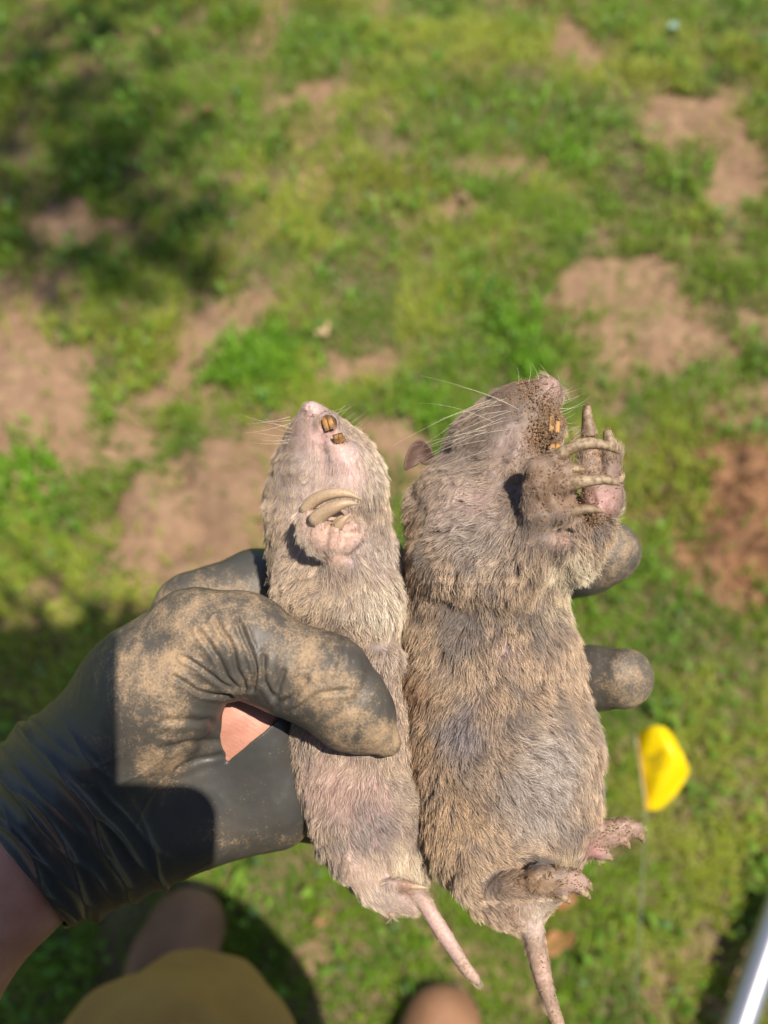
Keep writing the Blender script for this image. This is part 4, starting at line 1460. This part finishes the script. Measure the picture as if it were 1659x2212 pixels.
crust(big, [(1236, 966, 228, 13), (1212, 980, 222, 14), (1258, 962, 232, 12), (1285, 959, 233, 10), (1258, 1040, 244, 12), (1235, 1045, 238, 13), (1280, 1037, 246, 10), (1240, 1014, 224, 8), (1262, 1103, 236, 8),
            (1274, 942, 84, 19), (1271, 922, 85, 15), (1270, 905, 86, 12), (1268, 888, 86, 10), (1268, 877, 86, 8), (1320, 966, 94, 15), (1314, 946, 96, 11), (1312, 930, 96, 8), (1341, 1025, 108, 9)], 2600, .5, 1.8)
crust(big, [(1200, 902, 114, 12), (1200, 925, 112, 12), (1196, 936, 120, 10), (1186, 920, 112, 14), (1184, 950, 108, 18), (1200, 982, 118, 14), (1186, 972, 110, 14), (1168, 962, 108, 14), (1196, 915, 119, 7), (1206, 905, 116, 7), (1195, 970, 118, 8), (1204, 976, 116, 8)], 1500, .7, 2.4)

# ---------------- the small one
sm = thing('gopher', 'smaller, cleaner gopher gripped under the thumb, one clawed forepaw folded on its chest', 'gopher', P([(745, 1400, 0)])[0])
s = SDF((540, 830, -220), (1080, 2160, 260), 3.0)
s.chain([(700, 1085, -20, 132), (702, 1015, 0, 116), (690, 964, 28, 76), (678, 916, 44, 45), (671, 884, 52, 18)], 16, .85)
s.ell((672, 882, 66), (20, 15, 18), 8)
s.chain([(722, 950, 75, 28), (742, 990, 80, 46), (748, 1040, 60, 58)], 14)      # lower jaw and throat
s.ell((760, 1060, 20), (76, 80, 90), 30)
s.ell((709, 914, 84), (30, 27, 22), 12)
s.ell((728, 962, 98), (28, 17, 20), 12)
s.ell((708, 916, 104), (19, 19, 20), 7, sub=True)                                 # mouth
s.ell((728, 945, 118), (17, 10, 14), 6, sub=True)
s.chain([(690, 930, 100, 3), (688, 965, 104, 5), (700, 1000, 112, 4)], 14, sub=True)
s.chain([(782, 975, 84, 3), (790, 1010, 86, 3), (800, 1040, 80, 3)], 10, sub=True)
s.chain([(722, 1200, -20, 140), (735, 1290, -10, 142)], 40, .9)
s.ell((725, 1290, 30), (128, 100, 120), 30)
s.ell((800, 1320, 20), (70, 90, 100), 30)
t = SDF((540, 830, -220), (1080, 2160, 260), 3.0)
t.chain([(765, 1390, -20, 110), (762, 1480, -25, 118), (765, 1590, -20, 128), (787, 1700, -15, 128), (806, 1790, -15, 116), (835, 1855, -20, 84), (868, 1900, -25, 44)], 50, .85)
t.ell((826, 1420, 36), (50, 46, 70), 12)
t.chain([(745, 1790, 30, 66), (762, 1860, 40, 42), (800, 1915, 44, 31), (825, 1940, 44, 30)], 24)
t.chain([(845, 1880, 0, 50), (888, 1924, -18, 24)], 18)
t.chain([tuple(r_) for r_ in spline([(886, 1920, -18, 25), (914, 1950, -18, 18.5), (962, 2024, -13, 17), (1005, 2090, -8, 14), (1031, 2121, -6, 10)], 26)], 5)
hh = np.maximum(26 - np.abs(s.g - t.g), 0) / 26
s.g = np.minimum(s.g, t.g) - hh * hh * 6.5
del t
s.chain([(735, 1290, 95, 52), (738, 1225, 130, 38), (722, 1190, 148, 34)], 24)
s.ell((690, 1160, 152), (46, 44, 34), 12, 40)
s.chain([(664, 1150, 150, 26), (658, 1118, 156, 20), (666, 1098, 164, 15)], 10)
s.chain([(684, 1155, 166, 26), (688, 1128, 174, 22)], 8)
s.chain([(718, 1176, 170, 26), (727, 1148, 180, 18), (732, 1132, 182, 12)], 5)
s.chain([(745, 1168, 164, 24), (762, 1140, 168, 20)], 4)
s.chain([(748, 1180, 168, 22), (768, 1166, 174, 20)], 4)
s.chain([(740, 1128, 192, 5), (743, 1188, 194, 5)], 7, sub=True)
s.chain([(704, 1140, 198, 5), (702, 1186, 190, 5)], 7, sub=True)
s.chain([(748, 1152, 190, 5), (786, 1154, 182, 5)], 6, sub=True)
s.chain([(835, 1935, 50, 33), (868, 1950, 52, 24), (890, 1965, 52, 15)], 12)
s.chain([(818, 1940, 52, 26), (838, 1965, 56, 14), (846, 1974, 56, 10)], 7)
s.chain([(785, 1915, 50, 20), (800, 1942, 50, 10)], 7)
s.chain([(845, 1915, 66, 22), (872, 1913, 76, 14), (892, 1913, 80, 9)], 9)
s.ell((664, 880, 84), (5, 4, 8), 4, sub=True)
s.ell((681, 882, 84), (5, 4, 8), 4, sub=True)
V, F, E_ = s.mesh(0, 2)
F = outward(V, F)
N = vnormals(V, F)
SHORT_S = np.clip(paint(1.0, V[:, 0], V[:, 1], [(680, 900, 60, .3), (710, 1145, 90, .15), (850, 1945, 90, .4), (950, 2010, 110, .15), (1020, 2110, 90, .15)]), 0, 1)
SHORT_S = SHORT_S * (1 - smooth(870, 900, V[:, 0]) * smooth(1900, 1930, V[:, 1]))
V = V + N * (fbm(V / 42, 131, 3) * 3.4 * SHORT_S)[:, None]
N = vnormals(V, F)
bx, by, bz = V.T
bare = [(672, 880, 22, 1), (712, 918, 26, 1), (735, 960, 30, .55), (690, 950, 30, .3), (740, 1005, 50, .75), (700, 1140, 52, .75), (750, 1160, 44, 1), (668, 1110, 26, .8), (735, 1205, 26, .3),
        (820, 1690, 40, .25), (760, 1860, 28, .4), (820, 1940, 30, .1), (880, 1916, 28, .9), (930, 1975, 50, .85), (1000, 2080, 80, .85), (830, 1220, 26, .4)]
bb = np.clip(paint(0.0, bx, by, bare), 0, 1)
col = paint(np.array((.30, .24, .215)), bx, by, [
    (672, 880, 30, (.60, .40, .38)), (640, 930, 50, (.30, .21, .18)), (700, 950, 40, (.48, .30, .27)), (742, 1010, 52, (.64, .42, .38)), (710, 915, 17, (.34, .16, .11)), (728, 964, 20, (.56, .36, .31)), (700, 1060, 70, (.46, .34, .31)),
    (700, 1140, 70, (.50, .33, .26)), (755, 1150, 40, (.54, .34, .27)), (735, 1200, 40, (.50, .32, .25)), (830, 1240, 44, (.46, .33, .34)), (800, 1230, 60, (.42, .33, .32)),
    (730, 1690, 80, (.50, .31, .29)), (800, 1750, 70, (.48, .28, .27)), (820, 1440, 40, (.32, .26, .28)), (755, 1870, 50, (.60, .43, .38)), (870, 1870, 50, (.56, .42, .38)), (880, 1914, 26, (.30, .18, .12)),
    (950, 2000, 90, (.55, .37, .33)), (1015, 2100, 50, (.48, .33, .26))])
sp = fbm(V / 6, 78, 2)
dz = np.clip(paint(0.0, bx, by, [(700, 1150, 80, .55), (672, 905, 20, 1), (712, 915, 30, .8), (735, 1210, 40, .5), (1010, 2095, 60, .7), (950, 2000, 60, .25)]), 0, 1)
mk = smooth(.2, .4, sp) * dz
col = col * (1 - mk[:, None]) + mk[:, None] * np.array((.26, .16, .09))
flow_s = [(672, 890, -.3, 1), (620, 950, -.5, .8), (600, 1050, -.4, .9), (585, 1150, -.3, .9), (660, 1000, -.2, 1), (700, 1050, -.1, 1), (745, 1010, .1, 1), (800, 990, .4, .9), (820, 1060, .3, 1),
          (620, 1250, -.55, .8), (610, 1330, -.5, .8), (680, 1250, -.6, .6), (690, 1340, -.4, .9), (740, 1240, .1, 1), (790, 1290, .25, 1), (840, 1300, .4, .9), (740, 1350, .1, 1), (830, 1400, .1, 1), (810, 1190, .2, 1), (840, 1450, -.4, .8),
          (680, 1620, -.1, 1), (690, 1750, .15, 1), (760, 1650, -.05, 1), (800, 1700, .3, 1), (860, 1700, .4, .9), (890, 1780, .35, .9), (820, 1800, .5, .8), (730, 1830, .3, 1), (790, 1900, .6, .8),
          (850, 1950, .7, .6), (880, 1870, .5, .8), (930, 1980, .5, .9), (1010, 2090, .5, .8), (655, 1170, .1, 1), (690, 1150, .4, 1), (870, 1913, 1, 0)]
len_s = lambda p: paint(38.0, p[:, 0], p[:, 1], [(680, 890, 60, 9), (650, 930, 60, 12), (735, 985, 60, 9), (640, 1030, 80, 20), (740, 1050, 70, 24), (810, 1020, 60, 24), (700, 1150, 75, 10), (740, 1200, 36, 14),
                                             (660, 1270, 60, 32), (770, 1880, 40, 20), (830, 1945, 50, 15), (880, 1914, 30, 7), (950, 2010, 90, 5), (1010, 2090, 60, 5)])
V = V - N * (len_s(V) * .17)[:, None]
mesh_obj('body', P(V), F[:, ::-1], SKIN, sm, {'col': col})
wt_s = (1 - .975 * bb) * paint(1.0, bx, by, [(650, 930, 60, 1.6)]) * np.where(bz < -70, .45, 1.0)


def tip_s(p):
    n1 = fbm(p / np.array([40, 55, 50]), 15, 3)[:, None]
    c = np.array((.60, .47, .35)) + smooth(-.2, .9, n1) * (np.array((.33, .28, .25)) - np.array((.60, .47, .35)))
    return paint(c, p[:, 0], p[:, 1], [(640, 920, 60, (.34, .25, .19)), (585, 1020, 55, (.30, .235, .165)), (580, 1150, 55, (.34, .27, .19)), (720, 1000, 60, (.74, .60, .50)), (780, 1020, 60, (.74, .64, .50)), (690, 1060, 60, (.62, .52, .44)),  # left side of the head has its shade painted into darker tips
                                       (820, 1180, 60, (.58, .50, .44)), (820, 1300, 60, (.76, .66, .52)), (680, 1290, 60, (.55, .43, .30)), (700, 1150, 60, (.70, .60, .50)), (820, 1430, 50, (.56, .46, .38)),
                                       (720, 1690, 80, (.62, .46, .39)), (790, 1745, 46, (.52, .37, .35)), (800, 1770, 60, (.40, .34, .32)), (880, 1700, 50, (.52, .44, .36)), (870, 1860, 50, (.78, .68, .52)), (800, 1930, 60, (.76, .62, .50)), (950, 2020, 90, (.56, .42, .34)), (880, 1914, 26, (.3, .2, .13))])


root_s = lambda p: paint(np.array((.27, .215, .195)), p[:, 0], p[:, 1], [(742, 1020, 60, (.55, .40, .36)), (810, 1300, 70, (.40, .34, .30)), (800, 1930, 70, (.50, .38, .33)), (870, 1870, 40, (.5, .4, .34)),
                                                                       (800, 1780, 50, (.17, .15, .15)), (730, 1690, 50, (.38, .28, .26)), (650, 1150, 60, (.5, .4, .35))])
lift_s = lambda p: paint(.32, p[:, 0], p[:, 1], [(660, 920, 80, .2), (640, 1270, 90, .5), (800, 1290, 80, .4), (700, 1150, 60, .35), (950, 2010, 90, .3)])
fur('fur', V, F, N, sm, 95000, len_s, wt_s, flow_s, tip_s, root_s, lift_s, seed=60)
for c in ([(656, 1106, 160, 12), (672, 1086, 170, 13), (702, 1070, 182, 11.5), (738, 1065, 190, 9), (762, 1070, 192, 5.5), (781, 1080, 190, 1)],
          [(678, 1128, 178, 17), (699, 1108, 190, 15), (726, 1094, 200, 12), (750, 1087, 203, 7.5), (774, 1088, 200, 1)],
          [(730, 1137, 184, 11), (740, 1124, 190, 8), (757, 1110, 194, 1)],
          [(722, 1135, 178, 8), (732, 1122, 184, 6), (740, 1113, 186, 1)],
          [(886, 1913, 80, 7), (905, 1915, 84, 5), (920, 1918, 86, 2)],
          [(798, 1938, 50, 7), (806, 1950, 50, 4), (808, 1959, 50, 1)],
          [(843, 1970, 57, 8), (848, 1977, 57, 6), (850, 1982, 57, 2)],
          [(886, 1962, 53, 10), (896, 1969, 53, 7), (899, 1974, 53, 2)]):
    claw(c, sm, mat=CLAW2)
for q in (0, 1):
    incisor((697 + q * 11.5, 898 - q * 4, 84), (707 + q * 11.5, 930 - q * 4, 98), 12.5, 10, sm)
    incisor((729 + q * 11, 964 - q * 3, 106), (723 + q * 11, 938 - q * 3, 120), 12, 9, sm)
for i in range(10):
    x0, y0 = 628 + rw.uniform(-6, 10), 900 + i * 7
    L = rw.uniform(40, 110)
    a = math.radians(rw.uniform(165, 200) - (10 - i))
    whisker((x0, y0, 60), (x0 + L * math.cos(a), y0 + L * math.sin(a) - 10, 70), (0, 6), sm, .00005)
for i in range(11):
    x0, y0 = 712 + i * 5, 890 + i * 5
    L = rw.uniform(25, 60)
    a = math.radians(rw.uniform(-50, -20))
    whisker((x0, y0, 66), (x0 + L * math.cos(a), y0 + L * math.sin(a), 80), (0, 5), sm, .00005)
dirt(sm, V, F, N, [(672, 904, 18, 1, 9), (712, 905, 16, .7), (735, 948, 18, 1, 10), (735, 1210, 30, .4, 50), (700, 1150, 60, .18), (1015, 2100, 40, .12), (640, 890, 24, .3), (720, 1120, 120, .03), (880, 1916, 24, .4)], 1500, .4, 1.6, 1.0)
crust(sm, [(704, 900, 90, 8), (714, 898, 90, 8), (728, 950, 116, 9), (738, 948, 116, 9), (703, 896, 84, 9), (716, 897, 84, 9), (706, 904, 88, 8), (731, 956, 112, 9), (740, 953, 112, 9), (724, 950, 110, 8), (748, 957, 104, 8)], 700, .5, 1.8)
